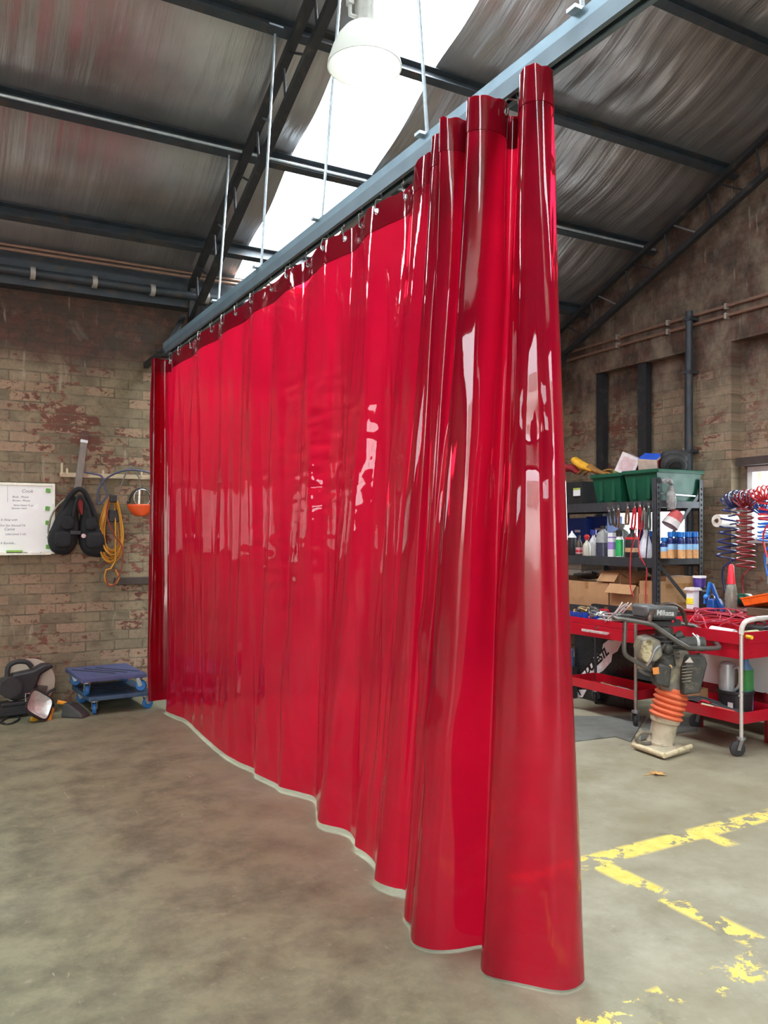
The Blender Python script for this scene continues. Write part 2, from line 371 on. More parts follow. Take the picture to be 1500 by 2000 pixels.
# right wall: gable with two bricked-in bays and windows
def wall_right():
    m = MB(); X0, X1, X2 = XR, XR + .13, XR + .32
    TOP = 3.31; bays = [(3.2, 5.17), (5.69, 6.99)]
    m.b2(X0, X1, 6.99, YB, 0, TOP); m.b2(X0, X1, 5.17, 5.69, 0, TOP); m.b2(X0, X1, YF, 3.2, 0, TOP)
    for (a, b, c, d), (y0, y1) in ((WIN2, (YF, 5.43)), (WIN1, (5.43, YB))):
        m.b2(X1, X2, y0, a, 0, TOP); m.b2(X1, X2, b, y1, 0, TOP); m.b2(X1, X2, a, b, 0, c); m.b2(X1, X2, a, b, d, TOP)
    m.prism([(YF, TOP), (YB, TOP), (YB, roof_z(YB)), (YRIDGE, roof_z(YRIDGE)), (YF, roof_z(YF))], X0, X2, 'x')
    return m
struct(wall_right(), 'wall_right', BRY, smooth=0, fix=True)
wl_ = MB(); a, b, c, d = LWIN
wl_.b2(XL - .25, XL, YF, a, 0, 3.8); wl_.b2(XL - .25, XL, b, YB, 0, 3.8); wl_.b2(XL - .25, XL, a, b, 0, c); wl_.b2(XL - .25, XL, a, b, d, 3.8)
wl_.prism([(YF, 3.8), (YB, 3.8), (YB, roof_z(YB)), (YRIDGE, roof_z(YRIDGE)), (YF, roof_z(YF))], XL - .25, XL, 'x'); struct(wl_, 'wall_left', BRY, smooth=0, fix=True)
wf = MB(); wf.b2(XL - .3, DOOR[0], YF - .25, YF, 0, 3.9); wf.b2(DOOR[1], XR + .3, YF - .25, YF, 0, 3.9); wf.b2(DOOR[0], DOOR[1], YF - .25, YF, DOOR[3], 3.9)
struct(wf, 'wall_front', BRX, smooth=0)
# roof: foil-faced sheets hung over the purlins, with clear skylight strips let in
PURL = [7.13, 6.13, 5.14, 4.15, 3.17, 2.18, 1.2]
def sag(x, y):
    k = 0.0
    for a, b in zip(PURL, PURL[1:]):
        if b <= y <= a: k = math.sin(PI * (y - b) / (a - b))
    if y > PURL[0]: k = math.sin(PI * min(1, (y - PURL[0]) / .57)) * .6
    s = .055 + .04 * noise.noise((x * .5, y * .4, 1.7))
    a_ = .5 + .5 * noise.noise((x * .7, y * .8, 5.5)); wr = noise.noise((x * 5.0 + y * 1.6, y * 1.0, 3.1)) * .020 * a_ + noise.noise((x * 9.0 - y * 2.6, y * .9, 9.1)) * .010 * a_ + .0035 * math.sin(x * 2 * PI / .19)
    return -(s * k * k + wr * (k ** .5 if k > 0 else 0))
def roof_strip(m, x0, x1, y0, y1, fine):
    nx = max(2, int((x1 - x0) / .028)) if fine else 4; ny = max(2, int((y1 - y0) / .06)) if fine else 6
    m.grid(lambda u, v: (x0 + (x1 - x0) * u, y0 + (y1 - y0) * v, roof_z(y0 + (y1 - y0) * v) + (sag(x0 + (x1 - x0) * u, y0 + (y1 - y0) * v) if fine else 0)), nx, ny)
rf = MB(); xs = [XL]
for a, b, c, d in sorted(SKYL): xs += [a, b]
xs.append(XR)
for i in range(0, len(xs), 2): roof_strip(rf, xs[i], xs[i + 1], YRIDGE, YB, xs[i + 1] > 0)
for a, b, c, d in SKYL: roof_strip(rf, a, b, YRIDGE, c, False); roof_strip(rf, a, b, d, YB, False)
xs = [XL]
for a, b, c, d in sorted(SKYL_ADDED): xs += [a, b]
xs.append(XR)
for i in range(0, len(xs), 2): roof_strip(rf, xs[i], xs[i + 1], YF, YRIDGE, False)
for a, b, c, d in SKYL_ADDED: roof_strip(rf, a, b, YF, c, False); roof_strip(rf, a, b, d, YRIDGE, False)
struct(rf, 'ceiling', FOIL, smooth=60)
rs = MB(); rs.prism([(YF - .3, ZE + .03 - .126), (YRIDGE, roof_z(YRIDGE) + .03), (YB + .3, ZE + .03 - .126), (YB + .3, ZE + .06 - .126), (YRIDGE, roof_z(YRIDGE) + .06), (YF - .3, ZE + .06 - .126)], XL, XL + .01, 'x')
n_ = 0
for a, b, c, d in SKYL + SKYL_ADDED:
    n_ += 1; m = MB(); m.grid(lambda u, v: (a + (b - a) * u, c + (d - c) * v, roof_z(c + (d - c) * v) + .035 + .012 * math.sin(u * (b - a) * 2 * PI / .076)), 60, 2)
    struct(m, 'window_%d' % (n_ + 3), SHEET, smooth=60)
# windows of the right wall, and the long one on the left wall
for i, (a, b, c, d) in enumerate((WIN1, WIN2)):
    m = MB(); X = XR + .13; e = .055
    m.b2(X - .02, X + .06, a, b, d - e, d); m.b2(X - .02, X + .06, a, b, c, c + e); m.b2(X - .02, X + .06, a, a + e, c + e, d - e); m.b2(X - .02, X + .06, b - e, b, c + e, d - e)
    fr = struct(m, 'window_%d' % (i + 1), WHITE, smooth=0, bevel=.004)
    q = MB(); q.b2(X + .015, X + .02, a + e, b - e, c + e, d - e); q.build('pane', GLASS, fr, smooth=0)
m = MB(); a, b, c, d = LWIN; e = .06
m.b2(XL - .12, XL - .06, a, b, c, c + e); m.b2(XL - .12, XL - .06, a, b, d - e, d)
for k in range(6): yy = a + (b - a - e) * k / 5; m.b2(XL - .12, XL - .06, yy, yy + e, c, d)
fr = struct(m, 'window_3', WHITE, smooth=0)
q = MB(); q.b2(XL - .10, XL - .095, a, b, c, d); q.build('pane', GLASS, fr, smooth=0)
# dark plate beam, lintel and steel posts
m = MB(); m.b2(XL, XR, YB - .16, YB, 3.59, 3.80); m.b2(XL, XR, YB - .10, YB, 3.80, 3.875); struct(m, 'trim_1', DSTEEL, smooth=0)
m = MB(); m.b2(XR - .005, XR + .13, 3.6, 5.12, 2.125, 2.20); struct(m, 'trim_2', TIMBER, smooth=0)
for k, (y, wd) in enumerate(((6.93, .1), (6.30, .12), (5.71, .05))):
    m = MB(); m.b2(XR + .02, XR + .1, y - wd / 2, y + wd / 2, 0, 3.31); struct(m, 'trim_%d' % (k + 3), BLACKST, smooth=0)
# purlins (each its own length of dark C-section)
plab = ['dark steel roof purlin closest to the brick back wall', 'dark steel roof purlin with a pale lip, second out from the back wall', 'dark steel roof purlin third out from the back wall, behind the hanging lamp',
        'dark steel roof purlin at the top right, fourth out from the back wall', None, None, None]
for y, lb in zip(PURL, plab):
    m = MB(); z = roof_z(y); hy = Vector((0, math.cos(RA), -math.sin(RA))); nz = Vector((0, math.sin(RA), math.cos(RA)))
    c0 = Vector((0, y, z - .015))
    def sec(pts): return [(c0 + hy * u + nz * v) for u, v in pts]
    P = sec([(-.025, 0), (.03, 0), (.03, -.135), (-.03, -.135), (-.03, -.12), (.018, -.12), (.018, -.012), (-.025, -.012)])
    m.prism([(p.y, p.z) for p in P], XL + .02, XR - .02, 'x')
    o = m.build('roof_purlin', DSTEEL, None, smooth=0, fix=True); tag(o, lb or 'dark steel roof purlin high overhead near the ridge', 'purlin', 'roof purlins')
    if y == PURL[1]:
        q = MB(); L = sec([(-.04, -.115)])[0]; q.tube([(XL + .05, L.y, L.z), (XR - .05, L.y, L.z)], .012, 8); q.build('lip', M('pale_lip', (176, 186, 190), .4, .5), o)
# roof trusses: parallel-chord rafters running up the slope
def truss(x, label):
    t = thing('roof_truss', label, 'truss', (x, YB - .2, 3.2)); L = Vector((x, YB - .2, 3.2))
    def p(y, dz): return Vector((x, y, roof_z(y) - dz)) - L
    for nm, dz in (('top_chord', .17), ('bottom_chord', .50)):
        m = MB(); m.bar(p(YB - .12, dz), p(YRIDGE, dz), .05, .06, Vector((1, 0, 0))); m.build(nm, BLACKST, t, smooth=0)
    y = YB - .35; k = 0
    while y > 1.0:
        m = MB(); m.cyl(p(y, .20), p(y - .04, .48), .011, n=8); m.build('web_bar', BLACKST, t)
        m = MB(); m.cyl(p(y - .12, .20), p(y - .40, .48), .009, n=8); m.build('web_bar', ZINC if k % 2 else BLACKST, t)
        y -= .52; k += 1
    m = MB(); m.bar(p(YB - .45, .52), Vector((0, .1, -.05)), .05, .05); m.bar(p(YB - .2, .2), Vector((0, .14, -.2)), .05, .05); m.b2(-.1, .1, .1, .2, -.3, .1); m.build('wall_shoe', BLACKST, t, smooth=0)
    return t
truss(2.15, 'dark steel roof truss sloping up over the far end of the curtain track')
truss(6.45, 'dark steel roof truss running up along the right brick gable wall')
# pipes along the eave and down the right wall
PIPE = M('brown_pipe', (142, 112, 96), .5, .3, .15); CLIP = M('pale_clip', (168, 164, 158), .5, .3)
for k, (dy, z, lb) in enumerate(((.19, 3.905, 'upper thin brown pipe along the top of the back wall'), (.21, 3.862, 'lower thin brown pipe along the top of the back wall'))):
    m = MB(); m.tube([(XL + .1, YB - dy, z), (XR - .3, YB - dy, z)], .014, 8); one(m, 'eave_pipe', PIPE, lb, 'pipe', 'pipes under the eave')
t = thing('drain_pipe', 'dark pipe with pale clips fixed to the beam over the back wall', 'pipe', (1.0, YB - .215, 3.69)); m = MB(); m.tube([(-6.8, 0, 0), (5.0, 0, 0)], .038, 12); m.build('pipe', DSTEEL, t)
for x in (.78, 1.28, 1.78, 2.28, 2.9): q = MB(); q.lathe([(.048, -.02), (.055, -.02), (.055, .02), (.048, .02)], (x - 1.0, 0, 0), (1, 0, 0), 14); q.b2(x - 1.015, x - .985, .04, .05, -.02, .02); q.build('clip', CLIP, t)
for k, (z0, lb) in enumerate(((3.64, 'upper brown conduit running along the right brick wall'), (3.55, 'lower brown conduit running along the right brick wall'))):
    m = MB(); m.tube([(XR - .03, YB - .1, z0 - .02), (XR - .03, 6.2, z0), (XR - .03, 4.5, z0 + .01), (XR - .03, 2.5, z0 + .02)], .016, 8)
    o = one(m, 'conduit', PIPE, lb, 'conduit', 'conduits on the right wall')
    for y in (6.6, 5.9, 5.2, 4.7): q = MB(); q.b2(XR - .05, XR, y - .012, y + .012, z0 - .025, z0 + .03); q.build('clip', CLIP, o)
m = MB(); m.tube([(XR - .088, 5.585, 3.68), (XR - .088, 5.585, 2.9), (XR - .088, 5.58, .3)], .035, 12); o = one(m, 'downpipe', DSTEEL, 'dark vertical downpipe on the brick pier between the two bays', 'pipe')
for z in (3.60, 3.08, 2.3): q = MB(); q.b2(XR - .125, XR - .001, 5.54, 5.63, z - .015, z + .015); q.build('bracket', DSTEEL, o)
# ================================================================ the curtain, its track and hangers
RXT = 1.77
def pvc_mat(name, diff, trl, see, k_see, k_tr, band=False):
    t = NT(name); p = t.obj(); n = t.n
    st = t.noise(t.mapping(p, (1, 9, .35)), 1.4, 4, .6); sm = t.noise(p, 1.6, 5, .6); fine = t.noise(t.mapping(p, (1, 14, 2.0)), 3.0, 4, .6)
    d = t.new('ShaderNodeBsdfDiffuse'); tr = t.new('ShaderNodeBsdfTranslucent'); tp = t.new('ShaderNodeBsdfTransparent'); gl = t.new('ShaderNodeBsdfGlossy')
    dc = t.mix(t.step(sm, .4, .72), diff, tuple(x * .8 for x in diff))
    # hand marks, scuffs and a dusty bloom low on the sheet
    z = t.sep(t.pos())[2]; dust = t.math('MULTIPLY', t.step(z, 1.0, .1), t.step(t.noise(p, 4, 6, .7, .5), .5, .75)); dc = t.mix(t.math('MULTIPLY', dust, .16), dc, lin((226, 168, 160)))
    t.link(dc, d.inputs[0]); t.link(t.mix(t.step(sm, .45, .75), trl, tuple(x * .82 for x in trl)), tr.inputs[0]); tp.inputs[0].default_value = (*see, 1)
    bp = t.new('ShaderNodeBump'); bp.inputs['Strength'].default_value = .06; bp.inputs['Distance'].default_value = .02
    t.link(t.math('ADD', t.math('MULTIPLY', st, .8), t.math('MULTIPLY', fine, .05)), bp.inputs['Height'])
    for x in (d, tr, gl): t.link(bp.outputs[0], x.inputs['Normal'])
    gl.inputs['Roughness'].default_value = .02
    m1 = t.new('ShaderNodeMixShader'); m1.inputs[0].default_value = k_tr; t.link(d.outputs[0], m1.inputs[1]); t.link(tr.outputs[0], m1.inputs[2])
    m2 = t.new('ShaderNodeMixShader'); m2.inputs[0].default_value = k_see; t.link(m1.outputs[0], m2.inputs[1]); t.link(tp.outputs[0], m2.inputs[2])
    fr = t.new('ShaderNodeFresnel'); fr.inputs['IOR'].default_value = 1.5; t.link(bp.outputs[0], fr.inputs['Normal'])
    m3 = t.new('ShaderNodeMixShader'); t.link(fr.outputs[0], m3.inputs[0]); t.link(m2.outputs[0], m3.inputs[1]); t.link(gl.outputs[0], m3.inputs[2])
    t.link(m3.outputs[0], t.out.inputs[0]); return t.m
PVC = pvc_mat('red_pvc', (.44, .008, .034), (.97, .006, .05), (.70, .008, .03), .30, .70)
PVC2 = pvc_mat('red_pvc_hem', (.34, .006, .022), (.40, .006, .02), (.3, .01, .02), .06, .35)
TB = [  # (top x, y)  (bottom x, y)  bottom z
 (1.80, 2.12, 1.95, 2.13), (1.76, 2.04, 1.916, 2.059), (1.715, 2.0, 1.84, 2.036), (1.668, 1.998, 1.785, 2.061), (1.645, 2.03, 1.71, 2.15), (1.66, 2.08, 1.648, 2.24),
 (1.73, 2.16, 1.67, 2.31), (1.81, 2.25, 1.75, 2.37), (1.79, 2.30, 1.755, 2.41), (1.723, 2.235, 1.66, 2.43), (1.654, 2.222, 1.59, 2.46), (1.607, 2.246, 1.55, 2.51),
 (1.60, 2.285, 1.545, 2.56), (1.65, 2.33, 1.575, 2.62), (1.74, 2.38, 1.60, 2.665), (1.70, 2.40, 1.602, 2.70), (1.64, 2.396, 1.62, 2.745), (1.593, 2.417, 1.665, 2.80),
 (1.595, 2.445, 1.725, 2.86), (1.68, 2.49, 1.715, 2.90), (1.66, 2.50, 1.69, 2.935), (1.635, 2.515, 1.664, 2.99), (1.644, 2.574, 1.662, 3.06), (1.74, 2.62, 1.71, 3.12),
 (1.70, 2.66, 1.735, 3.18), (1.687, 2.71, 1.752, 3.25), (1.70, 2.79, 1.758, 3.32), (1.76, 2.90, 1.757, 3.42), (1.785, 3.0, 1.79, 3.49), (1.765, 3.12, 1.81, 3.63),
 (1.745, 3.25, 1.76, 3.73), (1.77, 3.38, 1.74, 3.80), (1.79, 3.5, 1.80, 3.95), (1.765, 3.62, 1.88, 4.16), (1.745, 3.75, 1.845, 4.28), (1.765, 3.9, 1.785, 4.42),
 (1.785, 4.05, 1.788, 4.51), (1.755, 4.25, 1.755, 4.74), (1.78, 4.5, 1.78, 4.85), (1.755, 4.75, 1.745, 5.05), (1.78, 5.0, 1.73, 5.28), (1.755, 5.3, 1.735, 5.5),
 (1.78, 5.6, 1.75, 5.85), (1.755, 5.9, 1.765, 6.1), (1.78, 6.2, 1.78, 6.375), (1.76, 6.5, 1.745, 6.6), (1.77, 6.78, 1.722, 6.79), (1.80, 6.87, 1.79, 6.90),
 (1.785, 6.935, 1.785, 6.955), (1.72, 6.955, 1.71, 6.96), (1.665, 6.93, 1.64, 6.945), (1.655, 6.965, 1.63, 6.98), (1.70, 6.99, 1.68, 7.01), (1.78, 6.985, 1.77, 7.0)]
ZT = 2.96
topc = crom([(a, b, ZT) for a, b, c, d in TB], 14); botc = crom([(c, d, .010 if i < 13 else (.016 if i < 19 else (.03 if i < 47 else .085))) for i, (a, b, c, d) in enumerate(TB)], 14)
NS = len(topc); NH = 190
def cpoint(i, h):
    """h: 0 top .. 1 bottom"""
    a, b = topc[i], botc[i]; s = h ** 1.12
    if i > 47 * 14: s = h
    p = a.lerp(b, s); p.z = a.z + (b.z - a.z) * h
    i0, i1 = max(i - 1, 0), min(i + 1, NS - 1); tg = (topc[i1] - topc[i0]).lerp(botc[i1] - botc[i0], s); tg.z = 0
    nrm = Vector((-tg.y, tg.x, 0)); nrm = nrm.normalized() if nrm.length > 1e-6 else Vector((-1, 0, 0))
    y = p.y; z = p.z; arc = i / 14.0
    env = min(1, h * 5) * min(1, (1 - h) * 6 + .15)
    d = noise.noise((arc * 1.1, z * .7, 2.2)) * .016 + (noise.noise((arc * 2.6, z * .9, 7.2)) * .006 if y > 3.0 else 0)
    if y > 3.0: d += noise.noise((y * 6.0, z * .30, 5.2)) * .030 + noise.noise((y * 11.0, z * .35, 8.8)) * .012 + noise.noise((y * 21.0, z * .8, 1.8)) * .004
    # crushed horizontal creases across the middle of the flat part
    cr = math.exp(-((y - 3.95) / .55) ** 2) * math.exp(-((z - 1.9) / .42) ** 2)
    cr2 = math.exp(-((y - 4.5) / .5) ** 2) * math.exp(-((z - 1.45) / .4) ** 2)
    d += cr * (noise.noise((y * 5, z * 26, 3.3)) * .006 + noise.noise((y * 9, z * 58, 1.3)) * .0045)
    d += cr2 * noise.noise((y * 6 + z * 9, z * 22, 8.3)) * .005
    # buckles in the bunched folds
    if y < 3.0:
        d += noise.noise((arc * .7, z * 1.5, 11.2)) * .010 * env
        d += math.exp(-((arc - 3.4) / 1.2) ** 2) * math.exp(-((z - 1.82) / .10) ** 2) * -.02
        d += math.exp(-((arc - 11.6) / 1.2) ** 2) * math.exp(-((z - .78) / .12) ** 2) * .025
        d += math.exp(-((arc - 17) / 1.4) ** 2) * math.exp(-((z - 1.1) / .12) ** 2) * .015
    sl = noise.noise((arc * 2.0, 4.4, 1.0)) * .008 * (1 - h)
    return p + nrm * d * env + Vector((0, 0, sl if h < .02 else 0))
cur = thing('welding_curtain', 'tall glossy translucent red PVC curtain hanging in folds from the overhead track', 'curtain', (RXT, 4.4, 0)); CL = Vector((RXT, 4.4, 0))
pts = [[cpoint(i, j / NH) - CL for i in range(NS)] for j in range(NH + 1)]
m = MB(); m.v = [tuple(p) for r in pts for p in r]; m.f = [(j * NS + i, j * NS + i + 1, (j + 1) * NS + i + 1, (j + 1) * NS + i) for j in range(NH) for i in range(NS - 1)]
m.build('sheet', PVC, cur, smooth=180)
m = MB(); HB = 7
rows = []
for side in (1, -1):
    for j in ((0, 1, 2, 3, 4, 5, HB) if side > 0 else (HB, 5, 4, 3, 2, 1, 0)):
        row = []
        for i in range(NS):
            i0, i1 = max(i - 1, 0), min(i + 1, NS - 1); tg = pts[j][i1] - pts[j][i0]; nr = Vector((-tg.y, tg.x, 0)); nr = nr.normalized() if nr.length > 1e-7 else Vector((-1, 0, 0))
            row.append(pts[j][i] + nr * .0022 * side + Vector((0, 0, .003 if j == 0 else 0)))
        rows.append(row)
m.v = [tuple(p) for r in rows for p in r]; nr_ = len(rows)
m.f = [(j * NS + i, j * NS + i + 1, (j + 1) * NS + i + 1, (j + 1) * NS + i) for j in range(nr_ - 1) for i in range(NS - 1)]
hem = m.build('top_hem', PVC2, cur, smooth=60); tag(hem, 'darker double-thickness welded top hem')
# hooks through eyelets
hookidx = [6.6, 9.0, 14.2, 19.2, 23.2, 28.0, 29.6, 31, 32.6, 34, 35.8, 37, 38.2, 39.4, 40.5, 41.4, 42.3, 43.2, 44.1, 45, 46.2, 47.6]
STEEL = M('bright_steel', (208, 210, 212), .25, .95, .06)
for hi in hookidx:
    i = int(hi * 14); q = pts[2][i]; tg = pts[2][min(i + 1, NS - 1)] - pts[2][i - 1]; n0 = Vector((-tg.y, tg.x, 0)).normalized()
    if n0.x > 0: n0 = -n0
    tp = Vector((0, q.y, 3.0))
    mm = MB(); mm.tube(crom([tp + Vector((0, .0, .012)), tp + Vector((0, 0, -.012)), tp.lerp(q, .45) + Vector((-.012, .006, .014)), q + n0 * .012 + Vector((0, 0, .02)), q + n0 * .012 + Vector((0, 0, -.006)), q - n0 * .008 + Vector((0, 0, -.006)), q - n0 * .01 + Vector((0, 0, .012))], 5), .0035, 6)
    hk = mm.build('hook', STEEL, cur)
    mm = MB(); mm.lathe([(.006, -.004), (.014, -.004), (.014, .004), (.006, .004)], q, n0, 12); mm.build('eyelet', STEEL, hk)
# track: slotted lower channel under a strut
tr = thing('curtain_track', 'long grey-blue steel curtain track hung below the roof', 'curtain track', (RXT, 4.0, 3.0))
def along(sec, y0, y1):
    m = MB(); m.prism(sec, y0 - 4.0, y1 - 4.0, 'y'); return m
along([(-.03, 0), (-.012, 0), (-.012, .006), (-.024, .006), (-.024, .05), (.024, .05), (.024, .006), (.012, .006), (.012, 0), (.03, 0), (.03, .056), (-.03, .056)], -.6, 6.93).build('channel', TRACK, tr, smooth=0, fix=True)
along([(-.022, .058), (.022, .058), (.022, .104), (-.022, .104)], -.6, 6.98).build('strut', M('pale_blue_strut', (128, 152, 166), .35, .45, .1, 6), tr, smooth=0, bevel=.003)
m = MB(); m.b2(-.06, .06, 2.86, 2.94, -.03, .0); m.b2(-.02, .02, 2.9, 3.7, .02, .07); m.bar((.0, 2.92, .05), (.30, 3.5, .5), .04, .03); m.b2(-.09, -.02, 2.88, 2.95, .01, .02); m.build('end_bracket', BLACKST, tr, smooth=0)
# hanger rods from the purlins
ROD = M('galvanised_rod', (186, 200, 210), .35, .5)
rods = [((1.77, 5.53, 3.10), (2.04, 6.10, 4.45), 'thin galvanised hanger rod with a T-foot nearest the back wall, farthest along the track'),
        ((1.77, 4.70, 3.10), (2.03, 5.12, 4.87), 'thin galvanised hanger rod with a T-foot in front of the skylight, left of the lamp'),
        ((1.77, 3.83, 3.10), (2.09, 4.13, 5.27), 'thin galvanised hanger rod crossing the skylight just below the white lamp'),
        ((1.77, 2.81, 3.10), (1.80, 3.15, 5.69), 'thin galvanised hanger rod rising from the track right of the white lamp'),
        ((1.77, 1.91, 3.10), (1.79, 2.16, 6.11), 'thin galvanised hanger rod at the top edge, closest to the viewer')]
for a, b, lb in rods:
    a = Vector(a); b = Vector(b); t = thing('hanger_rod', lb, 'rod', tuple(a), group='hanger rods of the curtain track')
    m = MB(); m.cyl((0, 0, 0), b - a, .008, n=10); m.build('rod', ROD, t)
    for q_ in (Vector((0, 0, .004)), b - a):
        m = MB(); m.box(q_, (.1, .04, .012)); m.build('foot', ROD, t, smooth=0)
# bell lamp
def bell_mat():
    t = NT('white_bell'); t.b.inputs['Base Color'].default_value = (.86, .88, .86, 1); t.b.inputs['Roughness'].default_value = .25; t.b.inputs['Transmission Weight'].default_value = 0
    tr_ = t.new('ShaderNodeBsdfTranslucent'); tr_.inputs[0].default_value = (.9, .93, .9, 1); m1 = t.new('ShaderNodeMixShader'); m1.inputs[0].default_value = .4
    t.link(t.b.outputs[0], m1.inputs[1]); t.link(tr_.outputs[0], m1.inputs[2]); t.link(m1.outputs[0], t.out.inputs[0]); return t.m
lp = thing('high_bay_lamp', 'big white bell-shaped lamp hanging in front of the bright skylight', 'lamp', tuple(onY(712, 113, 3.42)))
lp.scale = (.9, .9, .9)
m = MB(); m.lathe([(.045, .20), (.075, .185), (.11, .16), (.145, .115), (.17, .06), (.19, .0), (.196, -.03), (.19, -.03), (.165, .055), (.14, .11), (.105, .155), (.06, .18)], (0, 0, -.02), n=40); m.build('shade', bell_mat(), lp, smooth=60)
m = MB(); m.lathe([(.05, .17), (.05, .30), (.038, .31), (.038, .34)], (0, 0, 0), n=24); m.build('neck', M('grey_enamel', (176, 178, 172), .4), lp)
m = MB(); m.b2(-.075, .075, -.07, .07, .34, .52); g1 = m.build('gear_box', M('grey_enamel', (176, 178, 172), .4), lp, smooth=0, bevel=.012)
m = MB(); m.cyl((.02, -.072, .44), (.02, -.078, .44), .009, n=12); m.build('screw', BLACKST, g1)
m = MB(); m.b2(-.1, -.07, -.02, .02, .25, .37); m.tube([(-.085, 0, .26), (-.085, 0, .2), (-.03, 0, .2)], .012); m.build('bracket', M('grey_enamel', (176, 178, 172), .4), lp, bevel=.004)
m = MB(); m.cyl((0, 0, .52), (0, 0, 1.42), .012, n=10); m.build('drop_rod', ROD, lp)
_t = NT('lit_bulb'); _t.b.inputs['Base Color'].default_value = (.95, .95, .9, 1); _t.b.inputs['Emission Color'].default_value = (1, .97, .9, 1); _t.b.inputs['Emission Strength'].default_value = 2.0; LIT = _t.m
m = MB(); m.ball((0, 0, .06), (.055, .055, .09)); m.build('bulb', LIT, lp)
# ================================================================ writing helper
def text_mesh(body, size, m, name, parent=None, M4=None, extrude=.0006, shear=0.0, align='LEFT', space=1.0, bold=0.0):
    cu = bpy.data.curves.new('t', 'FONT'); cu.body = body; cu.size = size; cu.extrude = extrude; cu.shear = shear; cu.align_x = align; cu.space_character = space; cu.offset = bold
    o = bpy.data.objects.new('t', cu); COL.objects.link(o); bpy.context.view_layer.update()
    dg = bpy.context.evaluated_depsgraph_get(); me = bpy.data.meshes.new_from_object(o.evaluated_get(dg)); bpy.data.objects.remove(o); bpy.data.curves.remove(cu)
    if M4 is not None: me.transform(M4)
    me.materials.clear(); me.materials.append(m); q = bpy.data.objects.new(name, me); COL.objects.link(q)
    if parent: q.parent = parent
    return q
def basis(x, y, z, o): return Matrix(((x[0], y[0], z[0], o[0]), (x[1], y[1], z[1], o[1]), (x[2], y[2], z[2], o[2]), (0, 0, 0, 1)))
YW = YB - .012
BLK = M('black_plastic', (38, 39, 41), .5, 0, .25, 14); BLKF = M('black_fabric', (24, 25, 28), .8, 0, .35, 30, bump=.4); RUB = M('dark_rubber', (48, 48, 48), .7, 0, .2, 20)
ALU = M('aluminium', (176, 174, 168), .4, .7, .12, 30); RED = M('tool_red', (180, 22, 42), .32, 0, .1, 8, coat=.3, dirt=(150, 24, 32), dirt_at=(.6, .75)); ORG = M('orange_plastic', (232, 92, 32), .4)
YEL = M('yellow_plastic', (222, 160, 40), .5, dirt=(150, 110, 40)); CARD = M('cardboard', (182, 140, 100), .85, 0, .12, 6, dirt=(150, 112, 80), dirt_at=(.55, .75)); BLUE = M('blue_plastic', (36, 74, 176), .4)
GREEN = M('green_tub', (14, 78, 56), .45, 0, .15, 6, dirt=(14, 66, 52), dirt_at=(.5, .7)); WHT = M('white_plastic', (226, 228, 230), .4, 0, .05); GREY = M('grey_plastic', (140, 142, 142), .5)
REDC = M('red_cable', (188, 40, 52), .5); DRED = M('dark_red', (120, 20, 28), .45)
# ================================================================ whiteboard and things on the back wall
wbd = thing('whiteboard', 'white dry-wipe board with handwriting on the brick wall at the left edge', 'whiteboard', (.2, YW, 1.62))
x0, x1 = -.75, onY(107, 1000, YW).x; z0, z1 = onY(100, 1082, YW).z, onY(100, 945, YW).z
def lx(x): return x - .2
def lz(z): return z - 1.62
m = MB(); m.b2(lx(x0), lx(x1), -.014, 0, lz(z0), lz(z1)); m.build('panel', M('whiteboard_enamel', (240, 241, 238), .22, 0, .02, 3), wbd, smooth=0)
m = MB(); e = .022
m.b2(lx(x0), lx(x1), -.022, 0, lz(z1) - e, lz(z1)); m.b2(lx(x0), lx(x1), -.022, 0, lz(z0), lz(z0) + e); m.b2(lx(x1) - e, lx(x1), -.0215, 0, lz(z0), lz(z1)); m.b2(lx(x0), lx(x0) + e, -.0215, 0, lz(z0), lz(z1)); m.build('frame', M('cream_frame', (232, 230, 214), .4, .1), wbd, smooth=0, bevel=.003)
m = MB(); m.b2(lx(x0) + .1, lx(x1) - .04, -.075, -.015, lz(z0) - .004, lz(z0) + .006); m.b2(lx(x0) + .1, lx(x1) - .04, -.078, -.073, lz(z0) - .004, lz(z0) + .014); m.build('pen_ledge', M('cream_frame', (232, 230, 214), .4, .1), wbd, smooth=0)
INK = M('marker_ink', (112, 118, 130), .6); INKS = [('Cook', 42, 962, 26), ('Body : Phone', 24, 972, 44), ('Brown : Phone', 24, 979, 46), ('Silicon Gasket To go', 26, 988, 58), ('Spanner none', 22, 994, 40),
 ('In Shop with', 1, 1017, 48), ('& Sun Sun SmoothTA', -6, 1028, 70), ('Camit', 8, 1036, 26), ('Label Jewel 2 (A)', 10, 1045, 62), ('man A Bumble...', -14, 1063, 64)]
for s_, px, py, wpx in INKS:
    p = onY(px, py, YW - .0145); q = onY(px + wpx, py, YW - .0145); sz = min(.040, (q.x - p.x) / len(s_) * 1.6)
    text_mesh(s_, sz, INK, 'handwriting', wbd, basis((1, 0, 0), (0, 0, 1), (0, -1, 0), (lx(p.x), -.0146, lz(p.z))), .0004, .25)
m = MB(); p = onY(14, 945, YW).x; m.b2(lx(p), lx(p) + .004, -.0152, -.0135, lz(1.76), lz(1.90)); m.build('ruled_line', M('faint_line', (196, 198, 196), .5), wbd, smooth=0)
GRN = M('green_magnet', (98, 160, 62), .5, 0, .25, 60)
